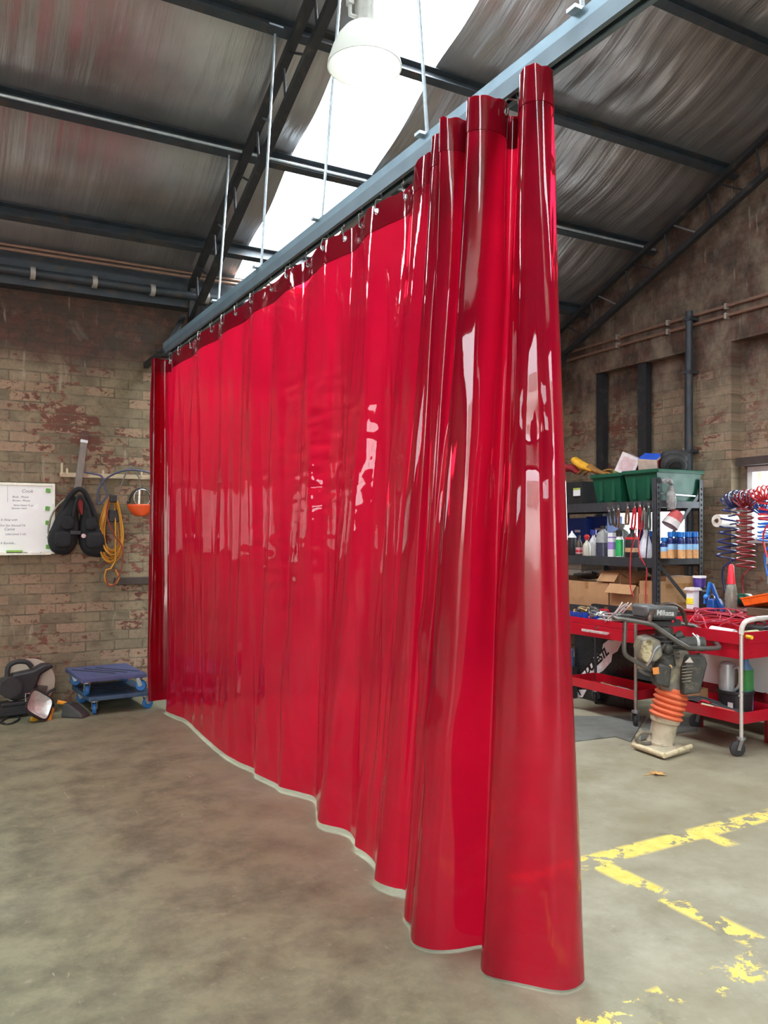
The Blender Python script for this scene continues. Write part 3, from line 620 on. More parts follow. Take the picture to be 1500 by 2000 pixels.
for px, py, lb in ((94, 958, 'square green magnet, topmost of the column on the whiteboard'), (93, 993, 'square green magnet, second from the top of the whiteboard column'), (93, 1021, 'square green magnet, third down the column, touched by the grey cable'), (94, 1068, 'square green magnet, lowest on the whiteboard above the pen ledge')):
    p = onY(px, py, YW - .02); m = MB(); m.box((0, 0, 0), (.036, .010, .036), (0, .08, 0)); one(m, 'magnet', GRN, lb, 'magnet', 'green magnets on the whiteboard', loc=p, bevel=.003)
p = onY(28, 1076, YW - .045); t = thing('board_eraser', 'long green whiteboard eraser lying on the pen ledge', 'eraser', (p.x, p.y, z0 + .006)); m = MB(); m.box((0, 0, .022), (.125, .045, .018)); m.build('body', M('lime_plastic', (140, 184, 84), .5), t, bevel=.004, smooth=0); m = MB(); m.box((0, 0, .0065), (.122, .043, .013)); m.build('felt', BLKF, t, smooth=0)
p = onY(66, 1078, YW - .045); t = thing('marker_pen', 'thin white marker pen with black ends on the pen ledge', 'pen', (p.x, p.y, z0 + .012)); m = MB(); m.cyl((-.05, 0, 0), (.05, 0, 0), .006, n=10); m.build('barrel', WHT, t); m = MB(); m.cyl((-.085, 0, 0), (-.05, 0, 0), .0065, n=10); m.build('cap', BLK, t); m = MB(); m.cyl((.05, 0, 0), (.058, 0, 0), .006, n=10); m.build('end_plug', BLK, t)
# hook rail
a = onY(117, 927, YB - .02); hr = thing('hook_rail', 'cream wooden rail with small pegs fixed to the brick wall behind the black vest', 'rail', a)
CREAM = M('cream_paint', (196, 178, 150), .6, 0, .15, 12, dirt=(150, 128, 104)); L_ = 1.0
m = MB(); m.b2(0, L_, -.012, .02, -.02, .02); m.build('board', CREAM, hr, smooth=0, bevel=.003)
for dx, h in ((.012, .1), (.055, .055), (.36, .05), (.70, .05), (.85, .05)): q = MB(); q.b2(dx - .009, dx + .009, -.035, -.012, .0, .0 + h); q.build('peg', CREAM, hr, smooth=0, bevel=.003)
# straightedge
a = onY(167, 842, YB - .06); b = onY(151, 958, YB - .06); t = thing('straightedge', 'long grey metal straightedge with small labels hanging above the black vest', 'straightedge', b)
m = MB(); m.bar((0, 0, 0), a - b, .058, .014, Vector((0, 1, 0))); m.build('bar', M('dull_metal', (128, 122, 114), .5, .4, .15, 20), t, smooth=0, bevel=.002)
u_ = (a - b)
for f0, f1, mm in ((.93, 1.001, M('brown_label', (84, 48, 40), .5)), (.86, .925, M('brown_label', (84, 48, 40), .5)), (.805, .85, WHT)):
    q = MB(); q.bar(u_ * f0 + Vector((0, -.001, 0)), u_ * f1 + Vector((0, -.001, 0)), .062, .018, Vector((0, 1, 0))); q.build('label', mm, t, smooth=0)
# black tool vest
def pxl(c, px, py, k=.0046): return ((px - c[0]) * k, (c[1] - py) * k)
vc = (152, 1020); p = onY(152, 1020, YB - .11); vs_ = thing('tool_vest', 'black padded work vest with pockets hanging from the cream rail', 'vest', p)
def soft(poly, d, y0, mat, nm, par, seed=0, puff=.5):
    """soft padded slab: filled outline, rounded toward its rim"""
    P = crom([Vector((u, v, 0)) for u, v in poly], 4, True); n = len(P); c = sum(P, Vector()) / n; mb = MB(); vs = []; fs = []; rings = [(1, 0), (1.0, .45), (.93, .8), (.8, .95), (.55, 1.0), (.25, 1.02)]
    for k, h in rings:
        for q in P:
            w_ = c + (q - c) * k; vs.append((w_.x, y0 - d * h + noise.noise((w_.x * 18, w_.y * 18, seed)) * .010 * puff * (1 if h > .3 else 0), w_.y))
    vs.append((c.x, y0 - d * 1.02, c.y))
    for r in range(len(rings) - 1):
        for i in range(n): fs.append((r * n + i, r * n + (i + 1) % n, (r + 1) * n + (i + 1) % n, (r + 1) * n + i))
    r = len(rings) - 1
    for i in range(n): fs.append((r * n + i, r * n + (i + 1) % n, len(vs) - 1))
    mb.add(vs, fs); return mb.build(nm, mat, par, smooth=60)
def opx(l, c=vc, k=.0046): return [pxl(c, *q, k=k) for q in l]
soft(opx([(118, 1003), (136, 968), (150, 972), (152, 1000), (156, 1030), (150, 1062), (140, 1078), (126, 1082), (107, 1074), (100, 1050), (108, 1028)]), .10, .09, BLKF, 'left_panel', vs_, 1)
soft(opx([(162, 970), (172, 980), (184, 1005), (194, 1030), (204, 1056), (202, 1083), (185, 1087), (166, 1079), (157, 1060), (156, 1030), (160, 1000)]), .10, .09, BLKF, 'right_panel', vs_, 2)
m = MB(); m.tube(crom([(*pxl(vc, 122, 1004)[:1], .02, pxl(vc, 122, 1004)[1]), (pxl(vc, 134, 976)[0], 0, pxl(vc, 134, 976)[1]), (pxl(vc, 150, 958)[0], -.02, pxl(vc, 150, 958)[1]), (pxl(vc, 163, 962)[0], -.02, pxl(vc, 163, 962)[1]), (pxl(vc, 175, 985)[0], 0, pxl(vc, 175, 985)[1]), (pxl(vc, 186, 1012)[0], .0, pxl(vc, 186, 1012)[1])], 6), .022, 10); m.build('shoulder_strap', BLKF, vs_)
m = MB(); m.tube(crom([(*pxl(vc, 143, 1010)[:1], -.03, pxl(vc, 143, 1010)[1]), (pxl(vc, 147, 985)[0], -.035, pxl(vc, 147, 985)[1]), (pxl(vc, 155, 970)[0], -.04, pxl(vc, 155, 970)[1]), (pxl(vc, 168, 990)[0], -.035, pxl(vc, 168, 990)[1]), (pxl(vc, 174, 1012)[0], -.03, pxl(vc, 174, 1012)[1])], 6), .014, 8); m.build('collar', BLKF, vs_)
soft(opx([(152, 978), (160, 976), (168, 992), (173, 1012), (168, 1014), (157, 1002)]), .02, .03, M('red_lining', (150, 40, 40), .7), 'red_lining', vs_, 3)
for c4, nm in (((112, 1040, 137, 1066), 'pocket'), ((168, 1042, 195, 1068), 'pocket'), ((122, 1010, 143, 1032), 'pocket'), ((166, 1012, 184, 1034), 'pocket')):
    soft(opx([(c4[0], c4[1]), (c4[2], c4[1]), (c4[2], c4[3]), (c4[0], c4[3])]), .035, -.005, BLKF, nm, vs_, c4[0])
m = MB(); a_ = pxl(vc, 147, 1040); m.box((a_[0], -.025, a_[1]), (.09, .02, .035)); bk = m.build('waist_strap', BLK, vs_, bevel=.006, smooth=0)
m = MB(); a_ = pxl(vc, 161, 1046); m.lathe([(.012, -.004), (.02, -.004), (.02, .004), (.012, .004)], (a_[0], -.04, a_[1]), (0, 1, 0), 14); m.build('buckle', STEEL, bk)
# grey wire loop left of the vest
pp = [onY(*q, YB - .05) for q in ((131, 972), (118, 982), (106, 997), (98, 1015), (94, 1038), (97, 1048), (101, 1052), (97, 1056), (93, 1050), (96, 1044))]
m = MB(); o_ = pp[0].copy(); m.tube(crom([q - o_ for q in pp], 5), .0075, 8); one(m, 'wire', M('grey_wire', (140, 132, 112), .5), 'thin grey wire looping across the right edge of the whiteboard', 'wire', loc=o_)
# coiled yellow extension cord and its companions
def coil(c, rx, rz, turns, r, seed, tail=(), y=.0, jit=.02, n=26):
    rnd = random.Random(seed); P = []
    for k in range(turns):
        ax = rx * rnd.uniform(.7, 1.08); az = rz * rnd.uniform(.82, 1.05); ox = rnd.uniform(-jit, jit); oz = rnd.uniform(-jit, jit) + (rz - az); dy = rnd.uniform(-.03, .03); sk = rnd.uniform(-.15, .15)
        for i in range(n):
            t_ = PI / 2 + 2 * PI * i / n; pinch = .55 + .45 * (1 - math.sin(t_)) / 2 * 1.15
            P.append(Vector((c[0] + ox + ax * math.cos(t_) * pinch + sk * az * (math.sin(t_) - 1) * .3, c[1] + dy + y + .01 * math.sin(i), c[2] + oz + az * math.sin(t_))))
    P += [Vector(q) for q in tail]; return crom(P, 2)
c_ = onY(220, 1034, YB - .10); cd = thing('extension_cord', 'coiled yellow-orange extension cord hanging beside the black vest', 'cord', c_)
m = MB(); m.tube(coil((0, 0, 0), .115, .285, 9, .007, 3, [(.02, -.02, -.28), (-.06, -.02, -.36), (-.07, -.02, -.46), (0, -.02, -.5), (.05, -.02, -.44), (.02, -.02, -.36)]), .0075, 7); m.build('cable', M('amber_cable', (196, 134, 42), .5, 0, .2, 10), cd)
m = MB(); m.b2(-.03, .03, -.05, .0, .24, .31); m.build('plug', BLK, cd, bevel=.01, smooth=0)
pp = [onY(*q, YB - .13) for q in ((213, 975), (208, 1000), (214, 1025), (226, 1050), (236, 1062), (240, 1080), (238, 1105), (232, 1125), (222, 1142), (212, 1143), (208, 1130))]
m = MB(); o_ = pp[0].copy(); m.tube(crom([q - o_ for q in pp], 5), .006, 7); one(m, 'trailing_cord', M('dull_red_cable', (140, 54, 44), .5), 'thin dull red cord trailing down from the yellow cord coil', 'cord', loc=o_)
pp = [onY(*q, YB - .09) for q in ((165, 922), (185, 926), (198, 930), (203, 945), (208, 968), (192, 985), (190, 965), (200, 942), (222, 926), (250, 918), (280, 920), (300, 927), (312, 932))]
m = MB(); o_ = pp[0].copy(); m.tube(crom([q - o_ for q in pp], 5), .0085, 8); one(m, 'blue_hose', M('slate_hose', (72, 76, 100), .5), 'slim slate-blue hose draped over the cream rail above the cord coil', 'hose', loc=o_)
pp = [onY(*q, YB - .06) for q in ((228, 968), (238, 945), (250, 915), (258, 912), (266, 925), (272, 935), (276, 958))]
m = MB(); o_ = pp[0].copy(); m.tube(crom([q - o_ for q in pp], 5), .006, 7); one(m, 'hanging_strap', M('grey_strap', (120, 112, 108), .6), 'grey hanging strap looped over the rail above the orange face shield', 'strap', loc=o_)
p = onY(222, 1008, YB - .07); m = MB(); m.box((0, 0, 0), (.09, .06, .11)); one(m, 'charger_box', BLK, 'small black box hanging inside the loops of the yellow cord', 'box', loc=p, bevel=.01, smooth=0)
# face shield
p = onY(277, 985, YB - .12); fs_ = thing('face_shield', 'face shield with orange chin guard and clear visor hanging at the curtain edge', 'face shield', p)
m = MB(); m.grid(lambda u, v: ((.118 - .02 * v) * -math.cos(PI * u) * math.cos(v * 1.1), -.10 * math.sin(PI * u) * (1 - .25 * v) + .05, -.115 * math.sin(v * 1.15)), 20, 10); o = m.build('chin_guard', M('orange_guard', (222, 84, 36), .35, 0, .08), fs_, smooth=80); s_ = o.modifiers.new('solid', 'SOLIDIFY'); s_.thickness = .004
m = MB(); m.grid(lambda u, v: (.105 * -math.cos(PI * u) * (1 - .1 * v), -.085 * math.sin(PI * u) + .05, .002 + .125 * v), 20, 4); m.build('visor', glass_mat('clear_visor', (.86, .84, .80), .12, .04), fs_, smooth=80)
m = MB(); m.tube([(.1 * math.cos(PI * k / 14), .05 - .03 * math.sin(PI * k / 14), .02 + .125 * math.sin(PI * k / 14)) for k in range(15)], .010, 8); m.build('headband', BLK, fs_)
m = MB(); m.tube([(.075 * math.cos(2 * PI * k / 22), -.02, .06 + .075 * math.sin(2 * PI * k / 22)) for k in range(22)], .005, 8, True); m.build('wire_ring', STEEL, fs_)
for s_ in (-1, 1): m = MB(); m.cyl((s_ * .11, .02, .02), (s_ * .125, .02, .02), .013, n=12); m.build('pivot_knob', BLK, fs_)
# dark ledge
p = onY(222, 1128, YB); q = onY(330, 1128, YB); m = MB(); m.b2(p.x, q.x, YB - .06, YB, p.z - .065, p.z); one(m, 'wall_ledge', TIMBER, 'short dark timber ledge on the brick wall under the hanging cords', 'ledge', bevel=.004, smooth=0)
# ================================================================ on the floor by the back wall
sw = thing('cut_off_saw', 'black cut-off saw with a large pale disc on the floor by the brick wall', 'saw', (.70, 7.40, 0), .12)
DISC = M('pale_disc', (198, 192, 172), .55, .2, .08, 10)
m = MB(); m.cyl((.06, .05, .235), (.06, .062, .235), .205, n=56); m.lathe([(.0, 0), (.05, 0), (.05, .012), (0, .012)], (.06, .035, .235), (0, 1, 0), 24); m.build('disc', DISC, sw)
m = MB(); m.prism([(-.22, .02), (.16, .02), (.20, .07), (.10, .10), (-.22, .10)], -.16, .12, 'y'); m.b2(-.20, .12, -.17, -.15, .10, .13); m.build('base', BLK, sw, bevel=.008, smooth=0)
m = MB(); m.prism([(-.16, .16), (-.10, .34), (.06, .36), (.14, .40), (.21, .40), (.22, .37), (.12, .32), (.08, .22), (.02, .14), (-.08, .12)], -.09, .035, 'y'); m.build('arm_housing', BLK, sw, bevel=.02, smooth=40)
m = MB(); m.cyl((-.12, -.14, .24), (-.12, .0, .24), .085, n=24); m.cyl((-.12, -.15, .24), (-.12, -.14, .24), .07, n=24); m.build('motor', RUB, sw)
m = MB(); m.prism([(.0, .235), (.20, .20), (.17, .08), (.09, .05)], .02, .075, 'y'); m.build('guard', M('grey_guard', (110, 108, 100), .5, .3), sw, bevel=.004, smooth=0)
m = MB(); m.tube(crom([(-.13, -.03, .30), (-.12, -.03, .40), (-.06, -.03, .435), (.02, -.03, .425), (.06, -.03, .38)], 6), .021, 10); m.build('handle', RUB, sw)
m = MB(); m.tube(crom([(-.14, 0, .27), (-.22, -.02, .25), (-.28, -.03, .2), (-.3, -.03, .12)], 5), .016, 8); m.build('spring_arm', BLK, sw)
m = MB(); m.tube([(-.02, -.172, .13), (.05, -.172, .14), (.05, -.172, .19), (-.02, -.172, .19)], .006, 6, True); m.build('catch', STEEL, sw)
m = MB(); m.cyl((0, 0, 0), (0, .012, 0), .075, n=30); m.cyl((0, -.006, 0), (0, 0, 0), .02, n=14); one(m, 'grinding_disc', DISC, 'pale grinding disc leaning at the left edge beside the black saw', 'disc', loc=(.415, 7.32, .09), rot=(.2, 0, .1))
wk = thing('work_light', 'square work light with bright reflector and yellow bracket lying on the floor', 'work light', (.765, 7.05, .115), rot=(-.55, .62, .25))
m = MB(); m.lathe([(.05, .07), (.085, .02), (.105, -.03), (.112, -.04), (.098, -.042), (.097, -.036)], (0, 0, 0), (0, 1, 0), 40, sq=5, c1=False); m.build('housing', BLK, wk)
m = MB(); m.lathe([(.0, .03), (.04, .015), (.08, -.02), (.097, -.04)], (0, 0, 0), (0, 1, 0), 40, sq=5, c1=False); m.build('reflector', M('reflector_silver', (214, 214, 208), .35, .35, .25, 26), wk)
m = MB(); m.lathe([(.0, -.047), (.06, -.046), (.098, -.041)], (0, 0, 0), (0, 1, 0), 40, sq=5, c1=False); m.build('lens', glass_mat('light_lens', (.96, .97, .97), .1, .08), wk)
m = MB(); m.b2(.112, .150, -.02, .06, -.09, .05); m.b2(.02, .150, .05, .075, -.10, -.06); m.build('bracket', YEL, wk, bevel=.008, smooth=0)
t = thing('hand_grinder', 'black hand tool with a yellow-orange handle on the floor behind the work light', 'hand tool', (.90, 7.30, .0), -.2)
m = MB(); m.tube(crom([(-.16, 0, .03), (-.06, 0, .06), (.02, .02, .08)], 5), .032, 12); m.tube(crom([(-.05, 0, .06), (-.03, .05, .15), (.03, .05, .19)], 5), .012, 8); m.build('body', BLK, t)
q0 = onY(112, 1371, 7.16) - t.location; q1 = onY(129, 1374, 7.16) - t.location; q0 = Euler((0, 0, .2)).to_matrix() @ q0; q1 = Euler((0, 0, .2)).to_matrix() @ q1; m = MB(); m.tube([q0, q0.lerp(q1, .5), q1], .017, 12); m.build('handle', M('amber_handle', (240, 160, 40), .4), t)
m = MB(); m.prism([(-.08, 0), (.12, 0), (.10, .035), (.0, .11), (-.06, .12)], -.06, .06, 'y'); one(m, 'wedge_case', M('scuffed_black', (62, 62, 60), .6, 0, .3, 12), 'dark wedge-shaped case on the floor left of the blue dollies', 'case', loc=(1.045, 7.06, 0), rot=(0, 0, -.7), bevel=.012, smooth=0)
pp = [onZ(*q, .01) for q in ((-20, 1395), (5, 1412), (20, 1413), (32, 1408), (38, 1402), (28, 1398), (10, 1404), (-10, 1418))]; o_ = pp[0].copy(); m = MB(); m.tube(crom([q - o_ for q in pp], 5), .007, 7); one(m, 'power_lead', BLK, 'thin black lead curling on the floor in front of the saw', 'cable', loc=o_)
# dollies
def dolly(nm, deck, label, loc, rz):
    t = thing('dolly', label, 'dolly', loc, rz, 'blue furniture dollies'); m = MB(); w2, d2 = .265, .325
    m.prism([(-w2, -d2), (w2, -d2), (w2, d2), (-w2, d2)], .118, .152); m.build('deck', deck, t, bevel=.006, smooth=0)
    m = MB()
    for k in range(3): m.box((-.10 + k * .10, .0, .1535), (.022, .46, .003), (0, 0, .62))
    m.build('grip_strip', M('dark_grip', (44, 42, 56), .8), t, smooth=0)
    for sx in (-1, 1):
        for sy in (-1, 1):
            cx, cy = sx * (w2 - .055), sy * (d2 - .055); a = random.uniform(-.6, .6) + (PI / 2 if sx < 0 and sy < 0 else 0)
            R = Euler((0, 0, a)).to_matrix(); T = lambda v: R @ Vector(v) + Vector((cx, cy, 0))
            m = MB(); m.cyl(T((0, 0, .105)), T((0, 0, .118)), .034, n=16)
            for s in (-1, 1): m.bar(T((.0, s * .020, .108)), T((.022, s * .020, .045)), .004, .036, None)
            m.cyl(T((.022, -.026, .048)), T((.022, .026, .048)), .007, n=10); ck = m.build('caster', ZINC, t)
            m = MB(); m.lathe([(.022, -.016), (.040, -.016), (.046, -.008), (.046, .008), (.040, .016), (.022, .016)], T((.022, 0, .046)), R @ Vector((0, 1, 0)), 26); m.build('tyre', M('blue_tyre', (42, 108, 172), .5), ck)
            m = MB(); m.lathe([(0, -.013), (.026, -.013), (.026, .013), (0, .013)], T((.022, 0, .046)), R @ Vector((0, 1, 0)), 18); m.build('wheel_hub', BLK, ck)
    return t
dolly('a', M('teal_deck', (58, 84, 108), .55, 0, .2, 7, dirt=(40, 60, 78)), 'blue wooden dolly on the floor, lower one of the stacked pair', (1.40, 7.34, 0), .06)
dolly('b', M('violet_deck', (78, 88, 128), .5, 0, .18, 6, dirt=(58, 62, 104)), 'blue wooden dolly with dark diagonal grip strips, upper one of the stacked pair', (1.345, 7.345, .1565), .055)
# ================================================================ storage rack against the right wall
KX, KY = 5.80, 5.30
rk = thing('storage_rack', 'black steel storage rack loaded with tubs and bottles along the right wall', 'shelf rack', (KX, KY, 0))
RK = M('rack_steel', (62, 64, 68), .5, .25, .15, 10, dirt=(82, 78, 74)); KD, KL, KH = .62, 1.9, 2.0
for x in (0, KD):
    for y in (0, KL):
        m = MB(); sx = 1 if x == 0 else -1; sy = 1 if y == 0 else -1
        m.b2(min(x, x + sx * .05), max(x, x + sx * .05), min(y, y + sy * .003), max(y, y + sy * .003), 0, KH); m.b2(min(x, x + sx * .003), max(x, x + sx * .003), min(y, y + sy * .055), max(y, y + sy * .055), 0, KH)
        p = m.build('post', RK, rk, smooth=0)
        q = MB()
        for k in range(38): q.box((x + sx * .025, y - sy * .001, .06 + k * .05), (.012, .004, .022))
        q.build('slots', M('slot_shadow', (16, 16, 17), .9), p, smooth=0)
SHZ = [1.79, 1.262, .76, .22]
for z in SHZ:
    m = MB(); m.b2(-.004, .028, .03, KL - .03, z - .085, z + .002); m.b2(KD - .028, KD + .004, .03, KL - .03, z - .085, z + .002); m.b2(.03, KD - .03, 0.003, .03, z - .06, z); m.b2(.03, KD - .03, KL - .03, KL - .003, z - .06, z); bm_ = m.build('shelf_frame', RK, rk, smooth=0)
    m = MB(); m.b2(.02, KD - .02, .03, KL - .03, z - .02, z - .002); m.build('shelf_board', M('chipboard', (128, 108, 84), .8, 0, .15, 20), rk, smooth=0)
for a, b in (((KD - .02, .012, 1.88), (.03, .012, 1.30)), ((.03, .012, 1.22), (KD - .1, .012, .78))): m = MB(); m.bar((a[0], a[1], a[2]), (b[0], b[1], b[2]), .034, .006, Vector((0, 1, 0))); m.build('diagonal_brace', RK, rk, smooth=0)
m = MB(); m.bar((.03, .02, 1.86), (KD - .02, .02, 1.84), .01, .012); m.build('tie_bar', ZINC, rk, smooth=0)
def Y_at(px, X): return onX(px, 1000, X).y
Z1, Z2, Z3 = SHZ[0], SHZ[1], SHZ[2]
# top shelf
def tub(label, y0, y1, x0, x1, z, h):
    t = thing('storage_tub', label, 'tub', ((x0 + x1) / 2, (y0 + y1) / 2, z), group='green tubs on the top shelf'); dx, dy = x1 - x0, y1 - y0
    m = MB(); m.tray((0, 0, 0), (dx * .97, dy * .93, h - .02), .006, taper=.84); m.build('body', GREEN, t, smooth=0)
    m = MB(); r = .014
    for a, b in (((-dx / 2, -dy / 2), (dx / 2, -dy / 2)), ((dx / 2, -dy / 2), (dx / 2, dy / 2)), ((dx / 2, dy / 2), (-dx / 2, dy / 2)), ((-dx / 2, dy / 2), (-dx / 2, -dy / 2))): m.bar((a[0], a[1], h - .018), (b[0], b[1], h - .018), .022, .036)
    m.build('rim', GREEN, t, smooth=0, bevel=.006)
    for s in (-1, 1): m = MB(); m.b2(-dx * .47, -dx * .415, s * dy * .2 - .02, s * dy * .2 + .02, .02, h - .03); m.build('rib', GREEN, t, smooth=0, bevel=.004)
    return t
ya, yb_, yc_ = Y_at(1212, 5.8), Y_at(1151, 5.8), Y_at(1285, 5.8)
tub('green storage tub on the top shelf, left one, under the yellow glove', ya + .015, yb_, 5.815, 6.40, Z1, .285)
tub('green storage tub on the top shelf, near one, under the tyres', yc_ + .02, ya - .005, 5.815, 6.43, Z1, .295)
t = thing('black_bin', 'black plastic bin with a white label at the far end of the top shelf', 'bin', (6.02, Y_at(1125, 5.85) + .12, Z1)); m = MB(); m.tray((0, 0, 0), (.4, .5, .23), .008, taper=.9); m.build('body', BLK, t, smooth=0)
p_ = onX(1128, 962, 5.83); m = MB(); m.b2(-.203, -.196, p_.y - t.location.y - .05, p_.y - t.location.y + .05, .085, .165); lb_ = m.build('label', WHT, t, smooth=0); m = MB(); m.b2(-.204, -.2, p_.y - t.location.y - .05, p_.y - t.location.y + .05, .145, .166); m.build('label_stripe', M('lime_label', (170, 190, 90), .5), lb_, smooth=0)
def blob(path, radii, mat, nm, par=None, seed=0, n=12, amp=.25):
    P = crom(path, 6); mb = MB(); m_ = len(P); vs = []; fs = []
    for i, p in enumerate(P):
        f = i / (m_ - 1) * (len(radii) - 1); k = min(int(f), len(radii) - 2); r = radii[k] + (radii[k + 1] - radii[k]) * (f - k)
        t_ = (P[min(i + 1, m_ - 1)] - P[max(i - 1, 0)]).normalized(); u = Vector((0, 0, 1)) if abs(t_.z) < .9 else Vector((1, 0, 0)); x = u.cross(t_).normalized(); y = t_.cross(x)
        for a in range(n):
            an = 2 * PI * a / n; d = x * math.cos(an) + y * math.sin(an) * .7; vs.append(p + d * r * (1 + amp * noise.noise((d.x * 2 + p.x * 14, d.y * 2 + p.y * 14, d.z * 2 + seed))))
    for i in range(m_ - 1):
        for a in range(n): fs.append((i * n + a, i * n + (a + 1) % n, (i + 1) * n + (a + 1) % n, (i + 1) * n + a))
    fs += [tuple(range(n - 1, -1, -1)), tuple((m_ - 1) * n + a for a in range(n))]
    mb.add(vs, fs); return mb.build(nm, mat, par, smooth=80)
gl = thing('work_gloves', 'yellow and brown leather work glove lying across the left green tub', 'glove', onX(1150, 918, 5.95))
O = gl.location.copy(); G = lambda px, py: onX(px, py, 5.95) - O
blob([G(1122, 898), G(1135, 908), G(1150, 914), G(1160, 918)], [.05, .062, .05, .04], M('yellow_leather', (232, 172, 44), .7, 0, .15, 12), 'cuff', gl, 3)
blob([G(1152, 912), G(1165, 920), G(1178, 924), G(1188, 928)], [.05, .04, .03, .012], M('brown_leather', (150, 106, 50), .8, 0, .3, 14), 'palm', gl, 5)
for k, (q0, q1) in enumerate((((1140, 918), (1128, 926)), ((1150, 920), (1140, 928)), ((1180, 920), (1196, 918)), ((1178, 924), (1193, 926)))): blob([G(*q0), (G(*q0) + G(*q1)) / 2 + Vector((0, 0, .008)), G(*q1)], [.02, .018, .012], M('brown_leather', (150, 106, 50), .8, 0, .3, 14), 'finger', gl, 9 + k, 8)
o = blob([onX(1098, 920, 5.98), onX(1108, 914, 5.98), onX(1120, 916, 5.98), onX(1130, 924, 5.98)], [.03, .06, .055, .03], M('red_rag', (150, 40, 48), .85, 0, .3, 16), 'rag', None, 2); tag(o, 'crumpled red rag on the black bin beside the yellow glove', 'rag')
o = blob([onX(1187, 926, 6.0), onX(1200, 922, 6.0), onX(1212, 927, 6.0)], [.02, .03, .015], M('olive_rag', (150, 150, 90), .85, 0, .4, 20), 'cloth', None, 6); tag(o, 'small olive cloth poking out of the left green tub', 'cloth')
def carton(nm, label, loc, size, rot, faces, group=None):
    t = thing(nm, label, 'box', loc, rot=rot, group=group); m = MB(); m.box((0, 0, 0), size); m.build('carton', faces[0], t, smooth=0, bevel=.002)
    for k, (ax, sg, mm, sc) in enumerate(faces[1:]):
        d = list(size); d2 = [s * sc for s in d]; d2[ax] = .002; c = [0, 0, 0]; c[ax] = sg * (size[ax] / 2 + .0008); q = MB(); q.box(c, d2); q.build('printed_panel', mm, t, smooth=0)
    return t
CRE = M('pale_card', (214, 206, 204), .6); CRD = M('crimson_card', (150, 44, 56), .6); CBL = M('blue_card', (44, 88, 196), .5)
carton('product_box', 'pale product box with a crimson end leaning in the near green tub', onX(1232, 910, 6.05), (.13, .22, .2), (.42, .1, .2), [CRE, (1, -1, CRD, .94), (0, -1, M('blush_card', (206, 176, 178), .6), .7), (2, 1, M('mauve_card', (176, 150, 158), .6), .9)])
carton('product_box', 'product box with a bright blue lid beside the tyres in the near green tub', onX(1272, 906, 6.05), (.17, .19, .15), (.12, -.42, .3), [M('buff_card', (206, 188, 172), .6), (2, 1, CBL, .96), (1, -1, CRD, .8)])
def tyre(loc, rot, R, label):
    t = thing('small_tyre', label, 'tyre', loc, rot=rot, group='small tyres on the rack'); m = MB(); m.lathe([(R * .52, -.04), (R * .8, -.052), (R * .97, -.04), (R, 0), (R * .97, .04), (R * .8, .052), (R * .52, .04), (R * .5, 0), (R * .52, -.04)], (0, 0, 0), (0, 0, 1), 36); m.build('tyre', RUB, t, smooth=60)
    m = MB(); m.lathe([(0, -.02), (R * .5, -.03), (R * .52, .03), (R * .3, .02), (R * .15, .045), (0, .045)], (0, 0, 0), (0, 0, 1), 28); m.build('wheel_rim', M('dark_rim', (70, 68, 64), .5, .3), t)
tyre(onX(1316, 908, 6.1), (-1.0, 0, -.5), .115, 'small black tyre standing tilted in the near green tub, below the other tyre'); tyre(onX(1317, 893, 6.16), (-.10, .05, 0), .125, 'small black tyre lying flat on top of the tilted tyre')
# second shelf: bottles and cans
def vessel(nm, label, cat, px, py0, py1, X, prof, mat, cap=None, capm=None, bands=(), group=None, sq=None, n=24, zb=None):
    p = onX(px, py1, X); D = X * _F[0] + p.y * _F[1]; s = D / FPX; h = (py1 - py0) * s
    t = thing(nm, label, cat, (X, p.y, Z2 if zb is None else zb), group=group); hb = h * (1 - (cap[1] if cap else 0))
    m = MB(); m.lathe([(r * s, z * hb) for r, z in prof], (0, 0, 0), (0, 0, 1), n, sq); m.build('body', mat, t, smooth=50)
    if cap: m = MB(); m.lathe([(r * s, hb - .001 + z * h * cap[1]) for r, z in cap[0]], (0, 0, 0), (0, 0, 1), n); m.build('cap', capm, t, smooth=50)
    for z0, z1, r, mm in bands: m = MB(); m.lathe([(r * s, hb * z0), (r * s + .0012, hb * z0), (r * s + .0012, hb * z1), (r * s, hb * z1)], (0, 0, 0), (0, 0, 1), n, sq); m.build('label_band', mm, t, smooth=50)
    return t, s, h
CAN = [(.93, 0), (1, .02), (1, .86), (.8, .95), (.6, 1)]; BOT = [(.95, 0), (1, .03), (1, .6), (.85, .72), (.35, .9), (.33, 1)]; JUG = [(.95, 0), (1, .03), (1, .72), (.8, .85), (.3, .95), (.3, 1)]
def sc(pr, r): return [(a * r, b) for a, b in pr]
CAPC = ([(.5, 0), (.5, .9), (.35, 1), (0, 1)], .16)
def capr(r, f): return ([(r, 0), (r, .92), (r * .8, 1), (0, 1)], f)
CLEAR = M('cloudy_plastic', (190, 186, 172), .35, 0, .08); SMOKE = M('smoky_plastic', (154, 158, 158), .4); NAVYL = M('dark_fluid', (62, 66, 82), .3); PURP = M('purple_print', (150, 128, 196), .5); DKB = M('navy_print', (34, 44, 120), .5)
t, s, h = vessel('funnel_jar', 'black jar topped with a white cone funnel at the left end of the bottle shelf', 'jar', 1117, 1037, 1085, 5.90, sc([(.95, 0), (1, .02), (1, 1)], 9), BLK, ([(9.2, 0), (8.5, .12), (2, .75), (1.2, 1)], .28), WHT)
vessel('red_label_bottle', 'small dark bottle with a red and white label beside the black funnel jar', 'bottle', 1131, 1046, 1086, 5.88, sc(BOT, 6.5), M('brown_bottle', (70, 58, 52), .4), capr(3, .12), BLK, [(.1, .45, 6.5, M('pinkish_label', (206, 150, 156), .5)), (.2, .3, 6.55, RED)])
